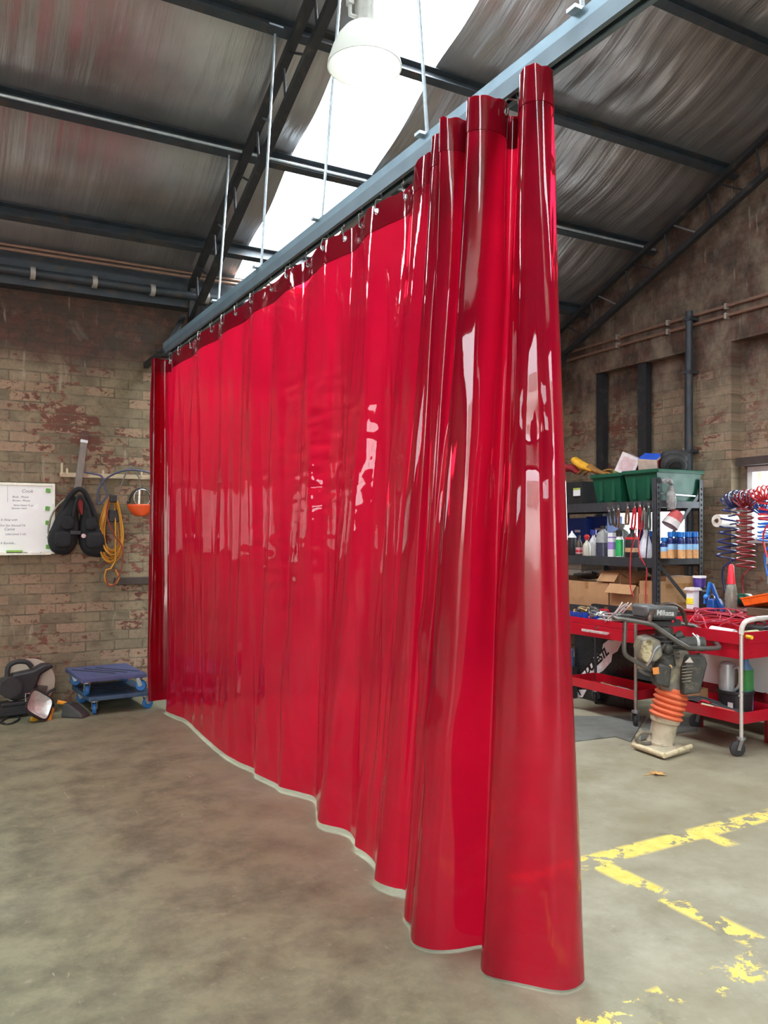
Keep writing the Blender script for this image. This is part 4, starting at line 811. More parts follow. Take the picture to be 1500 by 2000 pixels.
vessel('spray_bottle', 'cloudy spray bottle with a red and white trigger on the bottle shelf', 'spray bottle', 1146, 1044, 1086, 5.86, sc(BOT, 7.5), CLEAR, ([(4, 0), (5, .4), (6, .6), (3, 1)], .25), M('red_trigger', (186, 44, 48), .4))
vessel('blue_cap_bottle', 'white bottle with blue-striped neck behind the cloudy spray bottle', 'bottle', 1159, 1034, 1085, 5.98, sc(BOT, 8.5), WHT, capr(6, .2), M('navy_cap', (44, 60, 150), .4), [(.55, .62, 7.7, DKB)])
t, s, h = vessel('fluid_jug', 'smoky plastic jug half full of dark fluid in the middle of the shelf', 'jug', 1178, 1026, 1086, 5.88, sc(JUG, 11.5), SMOKE, capr(6, .1), BLK, [(.0, .5, 11.6, NAVYL)], sq=4)
m = MB(); m.tube(crom([(0, -.05, h * .72), (0, -.02, h * .86), (0, .02, h * .84), (0, .045, h * .7)], 4), .008, 8); m.build('handle', SMOKE, t)
vessel('white_carton_bottle', 'slim square white bottle with purple print left of the green aerosol', 'bottle', 1196, 1042, 1089, 5.84, [(6.6, 0), (6.8, .02), (6.8, .93), (6, 1)], WHT, None, None, [(.32, .62, 6.85, PURP), (.78, .84, 6.85, PURP)], sq=8)
vessel('green_aerosol', 'white and green aerosol can with a black cap on the bottle shelf', 'aerosol', 1210, 1037, 1089, 5.84, sc(CAN, 7.2), WHT, capr(6.6, .21), BLK, [(.05, .97 * .86, 7.22, M('green_print', (40, 168, 92), .4))])
vessel('grey_jug', 'grey plastic jug standing behind the green and white aerosol', 'jug', 1213, 1022, 1086, 6.06, sc(JUG, 15), GREY, capr(8, .12), SMOKE, sq=4)
vessel('oil_bottle', 'black oil bottle with a red collar and cream emblem behind the red cable', 'bottle', 1235, 1029, 1088, 5.86, sc(BOT, 11), BLK, capr(6, .1), BLK, [(.66, .75, 10.6, M('red_collar', (206, 52, 56), .4)), (.2, .36, 11.05, M('tan_emblem', (190, 150, 110), .5))], sq=5)
vessel('white_bottle', 'plain white bulging bottle right of the black oil bottle', 'bottle', 1261, 1032, 1088, 5.87, sc([(.85, 0), (1, .08), (1, .38), (.85, .6), (.4, .88), (.36, 1)], 12), M('milky_plastic', (222, 226, 240), .35), capr(4.5, .06), WHT)
CANB = M('blue_can', (30, 110, 190), .3, .1, .06); CANN = M('navy_can', (30, 46, 104), .35, .1); CANT = M('tan_can', (216, 166, 112), .4); CANS = M('sky_can', (150, 196, 232), .4)
cans = [(1274, 1034, 5.93, 'blue aerosol can seen in the gap between the white bottle and the rack post'), (1297, 1045, 5.86, 'blue aerosol can lower than the rest, right beside the rack post'), (1310, 1034, 5.90, 'blue and tan aerosol can partly behind the diagonal brace, second from the post'),
        (1322, 1034, 6.00, 'blue and tan aerosol can standing further back behind the brace'), (1331, 1034, 5.95, 'blue and tan aerosol can in the middle of the near-end row'), (1344, 1034, 6.03, 'blue and tan aerosol can second from the wall side of the row'), (1357, 1034, 6.10, 'blue and tan aerosol can nearest the wall at the end of the row')]
for px, py, X, lb in cans: vessel('blue_aerosol', lb, 'aerosol', px, py, 1087, X, sc(CAN, 6.8), CANN, capr(6.4, .2), CANB, [(.02, .42, 6.83, CANT), (.42, .68, 6.83, CANS), (.68, .84, 6.83, CANN)], 'blue aerosol cans at the end of the bottle shelf')
for k, (px0, px1, py0, py1, X, lb) in enumerate(((1108, 1146, 1012, 1036, 6.15, 'blue parts bin on the bottle shelf, left one at the back'), (1146, 1188, 1008, 1038, 6.25, 'blue parts bin on the bottle shelf, right one at the back'))):
    a = onX(px0, py1, X); b = onX(px1, py0, X); t = thing('parts_bin', lb, 'bin', (X, (a.y + b.y) / 2, a.z - .12), group='blue bins behind the bottles'); m = MB(); m.tray((.1, 0, 0), (.22, abs(a.y - b.y) - .01, b.z - a.z + .12), .006, taper=.92); m.build('body', M('deep_blue_bin', (30, 62, 140), .5), t, smooth=0)
    m = MB(); m.b2(-.014, -.006, -.06, .02, .1 + k * .03, .125 + k * .03); m.build('label', CRE, t, smooth=0)
    t2 = thing('bin_riser', ['dark carton under the left blue parts bin at the back', 'dark carton under the right blue parts bin at the back'][k], 'box', (X + .1, (a.y + b.y) / 2, Z2)); m = MB(); m.b2(-.09, .09, -.1, .1, 0, a.z - .12 - Z2 - .001); m.build('carton', M('dim_card', (70, 58, 50), .8), t2, smooth=0)
# tools hanging on the front beam of the top shelf
TOOLS = [(1190, 1000, 1026, 'black', -.25), (1199, 998, 1027, 'black', -.15), (1208, 996, 1030, 'brown', .1), (1226, 993, 1025, 'brown', .05), (1240, 992, 1034, 'red', .12), (1250, 990, 1034, 'red', -.03), (1258, 996, 1034, 'grey', .08), (1267, 992, 1035, 'dark', .0)]
TC = {'black': BLK, 'brown': M('brown_grip', (92, 58, 44), .6), 'red': M('red_grip', (176, 34, 44), .45), 'grey': M('grey_grip', (112, 104, 100), .5), 'dark': M('dark_green_grip', (56, 62, 56), .6)}
TL = ['black handled pliers, leftmost of the tools hung under the top shelf', 'black handled pliers, second from the left under the top shelf', 'brown handled pliers hanging above the grey jug', 'brown handled screwdriver hanging left of the two red handles', 'red handled pliers hanging above the oil bottle, left one of the red pair', 'red handled pliers hanging above the red cable, right one of the red pair', 'slim grey handled tool hanging right of the red handles', 'dark green handled tool hanging closest to the rack post']
for (px, py0, py1, c, tilt), lb in zip(TOOLS, TL):
    a = onX(px, py0, 5.775); b = onX(px, py1, 5.775); L2 = a.z - b.z; t = thing('hanging_tool', lb, 'hand tool', a, rot=(tilt, 0, 0), group='tools hanging under the top shelf'); mm = TC[c]
    for s in (-1, 1): m = MB(); m.tube(crom([(0, s * .006, 0), (0, s * .016, -L2 * .35), (0, s * .020, -L2 * .8), (0, s * .012, -L2)], 4), .0105, 8); m.build('grip', mm, t)
    m = MB(); m.lathe([(.004, -.004), (.012, -.004), (.012, .004), (.004, .004)], (0, 0, .01), (1, 0, 0), 12); m.bar((0, 0, .0), (0, 0, .05), .01, .02); m.build('jaw', STEEL, t)
    m = MB(); m.cyl((-.005, 0, .035), (.022, 0, .035), .003, n=6); m.build('hook', STEEL, t)
def cable(pts, r, mat, nm, label, cat, X=None, n=6):
    P = [onX(*q, X) for q in pts] if X else [Vector(q) for q in pts]; o = P[0].copy(); m = MB(); m.tube(crom([q - o for q in P], 6), r, n); return one(m, nm, mat, label, cat, loc=o)
cable([(1243, 1030), (1240, 1050), (1233, 1075), (1231, 1100), (1231, 1130), (1232, 1150), (1238, 1165)], .006, REDC, 'red_cable', 'red cable hanging from the left red handle down past the beam', 'cable', 5.765)
cable([(1252, 1032), (1247, 1060), (1250, 1085), (1262, 1108), (1263, 1125), (1261, 1150), (1262, 1180)], .006, REDC, 'red_cable', 'red cable hanging from the right red handle close to the rack post', 'cable', 5.755)
cable([(1267, 1035), (1264, 1062), (1262, 1090), (1261, 1112)], .006, BLK, 'black_cable', 'black cable with a plug hanging in front of the white bottle', 'cable', 5.745)
# plastic bag and cup at the near end
t = thing('plastic_bag', 'crumpled clear plastic bag tied to the near end of the rack', 'bag', onY(1303, 945, KY - .02)); O = t.location.copy(); B = lambda px, py: onY(px, py, KY - .03) - O
blob([B(1296, 940), B(1305, 938), B(1312, 946)], [.03, .038, .02], M('clear_film', (196, 196, 194), .25, 0, .25, 20, trans=.5), 'knot', t, 4, 14, .2); blob([B(1311, 948), B(1311, 962), B(1311, 980), B(1312, 995)], [.022, .045, .055, .04], M('clear_film', (196, 196, 194), .25, 0, .25, 20, trans=.5), 'tail', t, 8, 14, .15)
t = thing('paper_cup', 'tilted red and white cone-shaped cup hanging at the near end of the rack', 'cup', onY(1316, 1014, KY - .03), rot=(.2, .55, 0)); m = MB(); m.lathe([(.058, .07), (.075, -.01)], (0, 0, 0), (0, 0, 1), 24); m.lathe([(.058, .07), (.03, .085), (0, .085)], (0, 0, 0), (0, 0, 1), 24); m.build('red_half', M('faded_red', (196, 84, 84), .6), t, smooth=60); m = MB(); m.lathe([(.075, -.01), (.082, -.075), (.078, -.075), (.07, -.01)], (0, 0, 0), (0, 0, 1), 24); m.build('white_rim', CRE, t, smooth=60)
# third shelf
t = thing('steel_case', 'plain silver case at the left of the third rack shelf', 'case', (6.0, Y_at(1136, 5.85) + .18, Z3 + .135)); m = MB(); m.b2(-.16, .16, -.18, .14, 0.16, .29); m.build('body', ALU, t, smooth=0, bevel=.006); m = MB(); m.b2(-.162, .162, -.182, .142, .225, .229); m.build('seam', BLK, t, smooth=0)
t = thing('laptop', 'black laptop-like tray with a bright edge tilted on the cardboard boxes', 'laptop', onX(1152, 1124, 5.93), rot=(-.12, .22, .1)); m = MB(); m.box((0, 0, 0), (.24, .24, .03)); m.build('case', BLK, t, bevel=.008, smooth=0); m = MB(); m.box((-.122, 0, .008), (.004, .22, .008)); m.build('bright_edge', STEEL, t, smooth=0)
def cbox(label, px0, px1, py0, py1, X, dep, opn=False, zb=None, rz=0.0):
    a = onX(px0, py1, X); b = onX(px1, py0, X); z0 = a.z if zb is None else zb; w_ = abs(a.y - b.y); h_ = b.z - z0
    t = thing('cardboard_box', label, 'box', (X + dep / 2, (a.y + b.y) / 2, z0), rz, 'cardboard boxes on the third shelf'); m = MB()
    if opn:
        m.tray((0, 0, 0), (dep, w_, h_), .005)
    else: m.box((0, 0, h_ / 2), (dep, w_, h_))
    m.build('body', CARD, t, smooth=0)
    if opn:
        for s, nm in ((-1, 'flap'), (1, 'flap')): m = MB(); m.box((0, s * (w_ / 2 + .04), h_ + .0), (dep * .95, .10, .004), (s * -.5, 0, 0)); m.build(nm, CARD, t, smooth=0)
        m = MB(); m.box((-dep / 2 - .045, 0, h_ - .03), (.11, w_ * .95, .004), (0, -.9, 0)); m.build('flap', CARD, t, smooth=0)
    else:
        m = MB(); m.box((0, 0, h_ + .0006), (dep, .05, .001)); m.box((-dep / 2 - .0006, 0, h_ - .035), (.001, .05, .07)); m.build('tape', M('brown_tape', (164, 120, 78), .35), t, smooth=0)
    return t
cbox('large cardboard box at the left of the third shelf, under the silver case', 1106, 1188, 1139, 1192, 5.84, .5, zb=Z3)
cbox('open cardboard box with raised flaps on top of the large box', 1176, 1212, 1122, 1138, 5.9, .36, True)
cbox('open cardboard box with flaps between the large box and the rack post', 1191, 1246, 1146, 1190, 5.84, .48, True, Z3)
cbox('small cardboard box, upper of two beside the rack post', 1249, 1277, 1136, 1161, 5.84, .3)
cbox('small cardboard box, lower of two beside the rack post', 1247, 1277, 1162, 1190, 5.83, .3, zb=Z3)
a = onY(1296, 1128, KY + .07); b = onY(1352, 1160, KY + .07); t = thing('cardboard_box', 'cardboard box seen through the near end of the rack, upper one', 'box', ((a.x + b.x) / 2 + .03, KY + .16, b.z + .002), group='cardboard boxes on the third shelf'); m = MB(); m.b2(-(b.x - a.x) / 2, (b.x - a.x) / 2, -.09, .09, 0, a.z - b.z); m.build('body', CARD, t, smooth=0); m = MB(); m.b2(-(b.x - a.x) / 2, (b.x - a.x) / 2, -.0915, -.09, (a.z - b.z) / 2 - .02, (a.z - b.z) / 2 + .02); m.build('tape', M('brown_tape', (164, 120, 78), .35), t, smooth=0)
t = thing('cardboard_box', 'cardboard box seen through the near end of the rack, lower one', 'box', ((a.x + b.x) / 2 + .03, KY + .17, Z3), group='cardboard boxes on the third shelf'); m = MB(); m.b2(-.17, .15, -.1, .1, 0, b.z - Z3); m.build('body', CARD, t, smooth=0); m = MB(); m.b2(-.17, .15, -.1015, -.1, .05, .08); m.build('tape', M('brown_tape', (164, 120, 78), .35), t, smooth=0)
# ================================================================ things on the right wall
p = onX(1400, 1017, 6.34); q = Vector((XR, p.y, p.z)); t = thing('paper_towel_roll', 'white paper towel roll on a spindle sticking out of the brick wall', 'paper roll', p)
m = MB(); m.lathe([(.02, 0), (.058, 0), (.058, .24), (.02, .24)], (0, 0, 0), (1, 0, 0), 28); m.build('roll', M('tissue', (232, 228, 214), .9), t); m = MB(); m.cyl((-.02, 0, 0), (XR - p.x, 0, 0), .012, n=10); m.build('spindle', M('brown_spindle', (92, 72, 54), .6), t); m = MB(); m.cyl((-.002, 0, 0), (.01, 0, 0), .021, n=14); m.build('core', M('brown_core', (120, 92, 60), .8), t)
def spring(cx, cy, z0, z1, R0, R1, turns, r, x, lean=0.0, squash=1.0):
    P = []; n = 14
    for i in range(int(turns * n) + 1):
        f = i / (turns * n); a = 2 * PI * i / n; R = R0 + (R1 - R0) * f; P.append((cx + math.cos(a) * R * squash, cy + lean * f + math.sin(a) * R, z0 + (z1 - z0) * f + .006 * math.sin(a * .37)))
    return P
HB_ = onX(1478, 975, 6.42); hb = thing('hose_hook', 'dark steel hook bar on the wall carrying the coiled air hoses', 'hook', HB_); m = MB(); m.cyl((0, .25, 0), (0, -.3, 0), .014, n=10); m.cyl((0, .2, 0), (XR - HB_.x, .2, 0), .014, n=10); m.cyl((0, -.2, 0), (XR - HB_.x, -.2, 0), .014, n=10); m.build('bar', BLACKST, hb)
def airhose(label, mat, y0, z_top, y1, z1, R, tr, drop, group='coiled air hoses on the wall', X=6.40, seed=1, t2=8):
    t = thing('air_hose', label, 'hose', (X, y0, z_top), group=group); rnd = random.Random(seed)
    # bunched coils bent over the hook
    P = []
    n = 12
    tot = int(t2 * n)
    for i in range(tot + 1):
        f = i / tot; a = 2 * PI * i / n; th = -.9 + f * 2.0      # arc over the hook
        c = Vector((0, -math.sin(th) * -.13 if False else .13 * math.sin(th) * -1, .13 * math.cos(th) - .13)); rad = Vector((0, -math.sin(th), math.cos(th)))
        P.append(c + rad * (R * math.sin(a)) + Vector((R * math.cos(a), 0, 0)))
    m = MB(); m.tube(crom(P, 2), .0085, 6); m.build('bunched_coil', mat, t)
    a0 = Vector((y1 - y0, 0)); Q = spring(0, y1 - y0, -.02 - .06, z1 - z_top, R, R * 1.15, tr, .007, 0, lean=drop)
    Q += [(0, y1 - y0 + drop + .02, z1 - z_top - .06), (.02, y1 - y0 + drop + .05, z1 - z_top - .16), (.0, y1 - y0 + drop, z1 - z_top - .3)]
    m = MB(); m.tube(crom(Q, 2), .0085, 6); m.build('hanging_coil', mat, t)
    m = MB(); e_ = Vector(Q[-1]); m.cyl(e_, e_ - Vector((0, 0, .06)), .011, n=10); m.build('coupling', ZINC, t)
    return t
HBL = M('navy_hose', (38, 46, 96), .35); HRD = M('crimson_hose', (128, 34, 40), .35); HB2 = M('bright_blue_hose', (40, 110, 200), .35)
pA = onX(1440, 985, 6.40); pB = onX(1425, 1095, 6.40); airhose('dark blue coiled air hose, leftmost of those hanging over the wall hook', HBL, pA.y, pA.z + .05, Y_at(1428, 6.4), pB.z, .075, 7, .06)
pA = onX(1462, 985, 6.36); pB = onX(1455, 1110, 6.36); airhose('dark red coiled air hose hanging in the middle of the wall hook', HRD, pA.y, pA.z + .06, Y_at(1456, 6.36), pB.z, .07, 11, .0, X=6.36, seed=4)
pA = onX(1492, 980, 6.40); pB = onX(1492, 1060, 6.40); airhose('bright blue coiled air hose hanging at the right edge in front of the window', HB2, pA.y, pA.z - .02, Y_at(1496, 6.40), pB.z, .075, 7, .0, X=6.43, seed=7)
pA = onX(1496, 975, 6.33); pB = onX(1494, 1020, 6.33); airhose('bright red coiled air hose looped over the hook at the right edge', M('bright_red_hose', (196, 44, 52), .35), pA.y, pA.z + .06, Y_at(1498, 6.33), pB.z, .06, 4, .0, X=6.33, seed=9)
# ================================================================ floor mats, chest, trolleys and what lies on them
MATM = M('rubber_mat', (104, 106, 100), .8, 0, .15, 8, dirt=(84, 84, 78))
def flat(pts, h, nm, mat, label, cat):
    P = [onZ(px, py, 0) for px, py in pts]; o = P[0].copy(); m = MB(); m.prism([(p.x - o.x, p.y - o.y) for p in P], 0, h); return one(m, nm, mat, label, cat, loc=o, smooth=0, fix=True)
flat([(1100, 1452), (1125, 1449), (1202, 1440), (1232, 1450), (1250, 1420), (1262, 1400), (1100, 1400)], .008, 'floor_mat', MATM, 'dark grey rubber mat on the floor in front of the left red trolley', 'mat')
flat([(1251, 1448), (1310, 1434), (1362, 1428), (1364, 1404), (1268, 1402), (1253, 1428)], .008, 'floor_mat', MATM, 'dark grey rubber mat on the floor behind the rammer foot', 'mat')
ch = thing('tool_chest', 'low dark red tool chest against the right wall behind the right trolley', 'tool chest', (5.36, 3.0, 0))
m = MB(); m.b2(0, .48, 0, 1.62, .13, .86); m.build('carcass', DRED, ch, smooth=0, bevel=.006)
m = MB(); m.b2(-.012, .49, -.01, 1.63, .86, .876); m.build('top', M('chest_top', (150, 26, 36), .4, 0, .2, 10, dirt=(90, 26, 30)), ch, smooth=0, bevel=.004)
for k in range(3): m = MB(); m.b2(-.014, 0, .03, 1.59, .16 + k * .235, .38 + k * .235); dr = m.build('drawer', DRED, ch, smooth=0, bevel=.004); q = MB(); q.b2(-.03, -.014, .5, 1.1, .33 + k * .235, .35 + k * .235); q.build('handle', CHROME, dr, smooth=0)
for x in (.06, .42):
    for y in (.1, 1.52): m = MB(); m.cyl((x, y, 0), (x, y, .13), .035, n=14); m.build('foot', BLK, ch)
CT = .876
def caster(par, x, y, z, ang, R=.052):
    Rm = Euler((0, 0, ang)).to_matrix(); T = lambda v: Rm @ Vector(v) + Vector((x, y, 0))
    m = MB(); m.cyl(T((0, 0, z - .012)), T((0, 0, z)), .030, n=16); m.cyl(T((0, 0, z - .02)), T((0, 0, z - .012)), .024, n=16)
    for s in (-1, 1): m.bar(T((.004, s * .019, z - .015)), T((.026, s * .019, R - .008)), .004, .034)
    m.cyl(T((.026, -.023, R)), T((.026, .023, R)), .006, n=8); ck = m.build('caster', ZINC, par)
    m = MB(); m.lathe([(.012, -.014), (R * .8, -.014), (R, -.007), (R, .007), (R * .8, .014), (.012, .014)], T((.026, 0, R)), Rm @ Vector((0, 1, 0)), 24); m.build('wheel', RUB, ck)
def trolley(label, X0, Y0, W, L, lip, band0, band1, low0, low1, leg_mat, drawer, angs, topz):
    t = thing('tool_trolley', label, 'trolley', (X0, Y0, 0), group='red tool trolleys'); g_ = .014
    m = MB(); m.tray((W / 2, L / 2, band1), (W, L, lip - band1), .003); m.build('top_tray', RED, t, smooth=0, bevel=.002)
    m = MB(); m.tray((W / 2, L / 2, low0), (W, L, low1 - low0), .003); m.build('lower_tray', RED, t, smooth=0, bevel=.002)
    if drawer:
        m = MB(); m.b2(.012, W - .01, .01, L - .01, band0, band1); m.build('drawer_housing', DRED, t, smooth=0)
        m = MB(); m.b2(-.002, .012, .018, L - .02, band0, band1 - .003); d = m.build('drawer', RED, t, smooth=0, bevel=.002)
        ya, yb = onX(1190, 1240, X0).y - Y0, onX(1140, 1236, X0).y - Y0; zc = (band0 + band1) / 2 + .0
        m = MB(); m.b2(-.026, -.018, ya, yb, zc - .012, zc + .010); m.b2(-.02, -.001, ya, ya + .012, zc - .008, zc + .006); m.b2(-.02, -.001, yb - .012, yb, zc - .008, zc + .006); m.build('drawer_pull', M('pale_pull', (226, 216, 212), .3, .4), d, smooth=0, bevel=.003)
        m = MB(); m.cyl((-.012, (ya + yb) / 2 - .01, zc + .033), (.0, (ya + yb) / 2 - .01, zc + .033), .011, n=14); m.build('lock', STEEL, d)
    else:
        m = MB(); m.b2(.02, W - .01, .004, L - .01, band0, band1); m.build('lower_band', RED, t, smooth=0)
    k = 0
    for x in (g_ - .018, W - g_ + .018):
        for y in (g_ - .018, L - g_ + .018):
            m = MB(); m.cyl((x, y, .13), (x, y, topz), .0125, n=14); m.build('leg', leg_mat if x < .1 else DSTEEL, t)
            caster(t, x, y, .13, angs[k]); k += 1
    return t
TX1, TY1, TW1, TL1 = 4.77, 4.567, .33, .78
t1 = trolley('red tool trolley with a drawer and dull legs, left of the rammer beside the curtain', TX1, TY1, TW1, TL1, .79, .643, .742, .205, .278, M('dull_leg', (150, 142, 132), .45, .6), True, [.9, .4, 2.4, .5], .80)
TX2, TY2, TW2, TL2 = 4.77, 3.63, .42, .70
t2 = trolley('red tool trolley with a white chrome handle, right of the rammer at the picture edge', TX2, TY2, TW2, TL2, .828, .645, .745, .21, .288, M('bright_leg', (206, 206, 200), .3, .5, .03), False, [2.7, .2, 2.2, 2.9], .84)
m = MB(); m.tube(crom([(-.004, -.004, .82), (-.004, -.012, .87), (.01, -.03, .905), (.05, -.055, .92), (.12, -.06, .922), (TW2 - .08, -.06, .922), (TW2 - .02, -.03, .905), (TW2 + .004, -.004, .87), (TW2 + .004, -.004, .82)], 5), .017, 12); m.build('push_handle', M('white_chrome', (232, 232, 228), .18, .35), t2)
# black sign panel behind the left trolley
PXP = 5.17
a = onX(1122, 1330, PXP); b = onX(1238, 1330, PXP); sg = thing('sign_panel', 'black panel with white slanted band and black letters behind the left trolley', 'sign', (PXP, (a.y + b.y) / 2, 0)); S0 = Vector(sg.location)
m = MB(); m.b2(0, .03, b.y - S0.y, a.y - S0.y, 0.0, .70); m.build('board', M('glossy_black', (36, 37, 38), .3, 0, .3, 20, dirt=(70, 70, 68), dirt_at=(.62, .72)), sg, smooth=0, bevel=.003)
def sp(px, py): q = onX(px, py, PXP); return (q.y - S0.y, q.z)
def plate(poly, nm, mat, x=-.0012): m = MB(); m.prism([sp(*q) for q in poly], x, x + .001, 'x'); return m.build(nm, mat, sg, smooth=0, fix=True)
plate([(1129, 1324), (1158, 1292), (1159, 1284), (1176, 1270), (1178, 1258), (1188, 1250), (1216, 1252), (1206, 1272), (1196, 1278), (1194, 1292), (1178, 1310), (1168, 1316), (1152, 1320)], 'white_band', M('sign_white', (224, 224, 224), .5))
plate([(1125, 1347), (1146, 1347), (1138, 1362), (1124, 1362)], 'white_band', M('sign_white', (224, 224, 224), .5))
A = Vector((0, *sp(1146, 1322))); Bv = Vector((0, *sp(1213, 1256))); dx = (Bv - A).normalized(); nn = Vector((-1, 0, 0)); dy = nn.cross(dx)
text_mesh('DURESTL', .098, M('sign_black', (18, 18, 19), .5), 'lettering', sg, basis(dx, dy, nn, (-.0026, A.y, A.z + .012)), .0005, .25, space=.86, bold=.004)
plate([(1127, 1347), (1130, 1347), (1136, 1358), (1133, 1358)], 'lettering', M('sign_black', (18, 18, 19), .5), -.0024)
a = onX(1126, 1300, 5.12); t = thing('spray_tin', 'small blue and white tin standing behind the left trolley at the curtain edge', 'tin', (5.12, a.y + .12, .285)); m = MB(); m.b2(-.03, .03, -.1, .06, -.285, -.002); st_ = m.build('stand', BLK, t, smooth=0); m = MB(); m.lathe(sc([(1, 0), (1, 1)], 1), (0, 0, 0)); m.v = [(x * .032, y * .032 - .03, z * .15) for x, y, z in m.v]; m.build('body', M('blue_white_tin', (70, 110, 180), .4, 0, .6, 16), t)
# things on the left trolley
TT = .7455
a = onX(1122, 1195, TX1 + .10); t = thing('parts_bin', 'bright blue parts bin full of fittings on the left trolley', 'bin', (TX1 + .13, Y_at(1126, TX1 + .02), TT)); m = MB(); m.tray((0, 0, 0), (.22, .17, .085), .004, taper=.9); m.build('body', BLUE, t, smooth=0)
def fittings(t, w, d, z, n, seed, mats):
    rnd = random.Random(seed); parts = [MB() for _ in mats]
    for k in range(n):
        m = parts[k % len(mats)]; c = Vector((rnd.uniform(-w, w), rnd.uniform(-d, d), z + rnd.uniform(0, .05))); v = Vector((rnd.uniform(-1, 1), rnd.uniform(-1, 1), rnd.uniform(-.4, .8))).normalized() * rnd.uniform(.012, .03); r = rnd.uniform(.007, .014)
        m.cyl(c - v, c + v, r, n=8); m.cyl(c + v * .8, c + v * 1.1, r * 1.5, n=6)
    for m, mm in zip(parts, mats): o = m.build('fittings', mm, t); o['kind'] = 'stuff'
BRASS = M('brass', (168, 140, 92), .35, .8, .2); PEWT = M('pewter', (150, 148, 142), .35, .8, .2)
fittings(t, .09, .07, .06, 60, 5, [BRASS, PEWT, RUB])
t = thing('parts_bin', 'small blue bin half buried under metal fittings, beside the larger bin', 'bin', (TX1 + .15, Y_at(1152, TX1 + .05), TT)); m = MB(); m.tray((0, 0, 0), (.18, .12, .06), .004, taper=.9); m.build('body', BLUE, t, smooth=0); fittings(t, .09, .05, .04, 40, 8, [PEWT, STEEL])
def tangle(pts_fn, seed, turns, r, mat, nm, label, loc, cat='cable', n=9):
    rnd = random.Random(seed); P = []
    for k in range(turns * n): P.append(pts_fn(k / n, rnd))
    m = MB(); m.tube(crom(P, 5), r, 6); return one(m, nm, mat, label, cat, loc=loc)
lc = Vector((TX1 + .15, Y_at(1190, TX1 + .1), TT))
tangle(lambda k, r: Vector((.10 * math.cos(2 * PI * k) + r.uniform(-.02, .02), .12 * math.sin(2 * PI * k) + r.uniform(-.03, .03), .025 + .05 * (k / 6) + r.uniform(0, .015))), 3, 6, .006, M('grey_cable', (168, 168, 166), .4), 'cable_coil', 'grey cable coil lying in the top tray of the left trolley', lc)
lc2 = Vector((TX1 + .12, Y_at(1212, TX1 + .12), TT))
tangle(lambda k, r: Vector((.05 * math.cos(2 * PI * k) + r.uniform(-.01, .01) - .02 * k, .13 * math.sin(2 * PI * k) * (1 - .08 * k), .10 + .09 * math.cos(2 * PI * k + 1.2) + r.uniform(-.01, .01))), 5, 4, .0045, M('white_wire', (206, 204, 200), .4), 'wire_loops', 'stiff white wire loops standing up out of the left trolley tray', lc2)
t = thing('black_tray', 'shallow black organiser tray behind the cables on the left trolley', 'tray', (TX1 + .29, Y_at(1190, TX1 + .3), TT)); m = MB(); m.tray((0, 0, .05), (.05, .36, .085), .004); m.build('body', BLK, t, smooth=0); m = MB(); m.b2(-.02, .02, -.17, .17, 0, .05); m.build('base', BLK, t, smooth=0); m = MB(); m.b2(-.028, -.025, -.02, .02, .10, .125); m.build('catch', BRASS, t, smooth=0)
t = thing('bar_clamp', 'red bar clamp lying across the back of the left trolley tray', 'clamp', (TX1 + .22, Y_at(1205, TX1 + .2), TT + .075)); m = MB(); m.bar((0, .20, .0), (0, -.24, .0), .01, .022); m.build('bar', RED, t, smooth=0); m = MB(); m.b2(-.02, .02, .12, .21, -.02, .035); m.build('jaw', RED, t, smooth=0, bevel=.01); m = MB(); m.b2(-.012, .012, -.24, -.20, -.07, .0); m.build('foot', RED, t, smooth=0)
for k, (px0, px1, X, mm, lb, rr) in enumerate(((1178, 1206, TX1 + .09, M('bronze_tool', (130, 116, 92), .5, .5, .2), 'bronze coloured tool lying in the lower tray of the left trolley', .026), (1208, 1240, TX1 + .10, M('pewter_tool', (134, 132, 130), .5, .5, .2), 'grey metal tool lying in the lower tray of the left trolley', .02))):
    a = onX(px0, 1344, X); b = onX(px1, 1348, X); t = thing('metal_tool', lb, 'hand tool', (X, a.y, .21)); d = b - a; d.z = 0; m = MB(); m.tube(crom([(0, 0, .03), d * .4 + Vector((0, 0, .035)), d + Vector((.01, 0, .025))], 5), rr * .7, 10); m.build('shank', mm, t); m = MB(); m.ball((0, 0, .032), (.03, .035, rr)); m.build('head', mm, t)
# things on the right trolley
T2 = .749
a = onX(1345, 1215, TX2 + .2)
for k, (X, Y, lb) in enumerate(((TX2 + .20, TY2 + .60, 'bright red open bin at the back of the right trolley tray'), (TX2 + .29, TY2 + .36, 'bright red open bin under the tangle of red wire on the right trolley'))):
    t = thing('red_bin', lb, 'bin', (X, Y, T2), group='red bins on the right trolley'); m = MB(); m.tray((0, 0, 0), (.24, .17, .11), .005, taper=.92); m.build('body', M('bright_red', (214, 34, 52), .4), t, smooth=0); m = MB()
    for a_, b_ in (((-.12, -.085), (.12, -.085)), ((.12, -.085), (.12, .085)), ((.12, .085), (-.12, .085)), ((-.12, .085), (-.12, -.085))): m.bar((a_[0], a_[1], .108), (b_[0], b_[1], .108), .012, .02)
    m.build('rim', M('bright_red', (214, 34, 52), .4), t, smooth=0)
lc = Vector((TX2 + .19, TY2 + .38, T2))
tangle(lambda k, r: Vector((.13 * math.cos(2 * PI * k) + r.uniform(-.06, .06), .17 * math.sin(2 * PI * k) + r.uniform(-.07, .07), .12 + r.uniform(-.03, .05) + .05 * math.sin(2 * PI * k + k))), 21, 5, .0045, M('rose_wire', (178, 62, 82), .45), 'wire_tangle', 'big tangle of rose-red wire heaped on the right trolley', lc, 'wire')
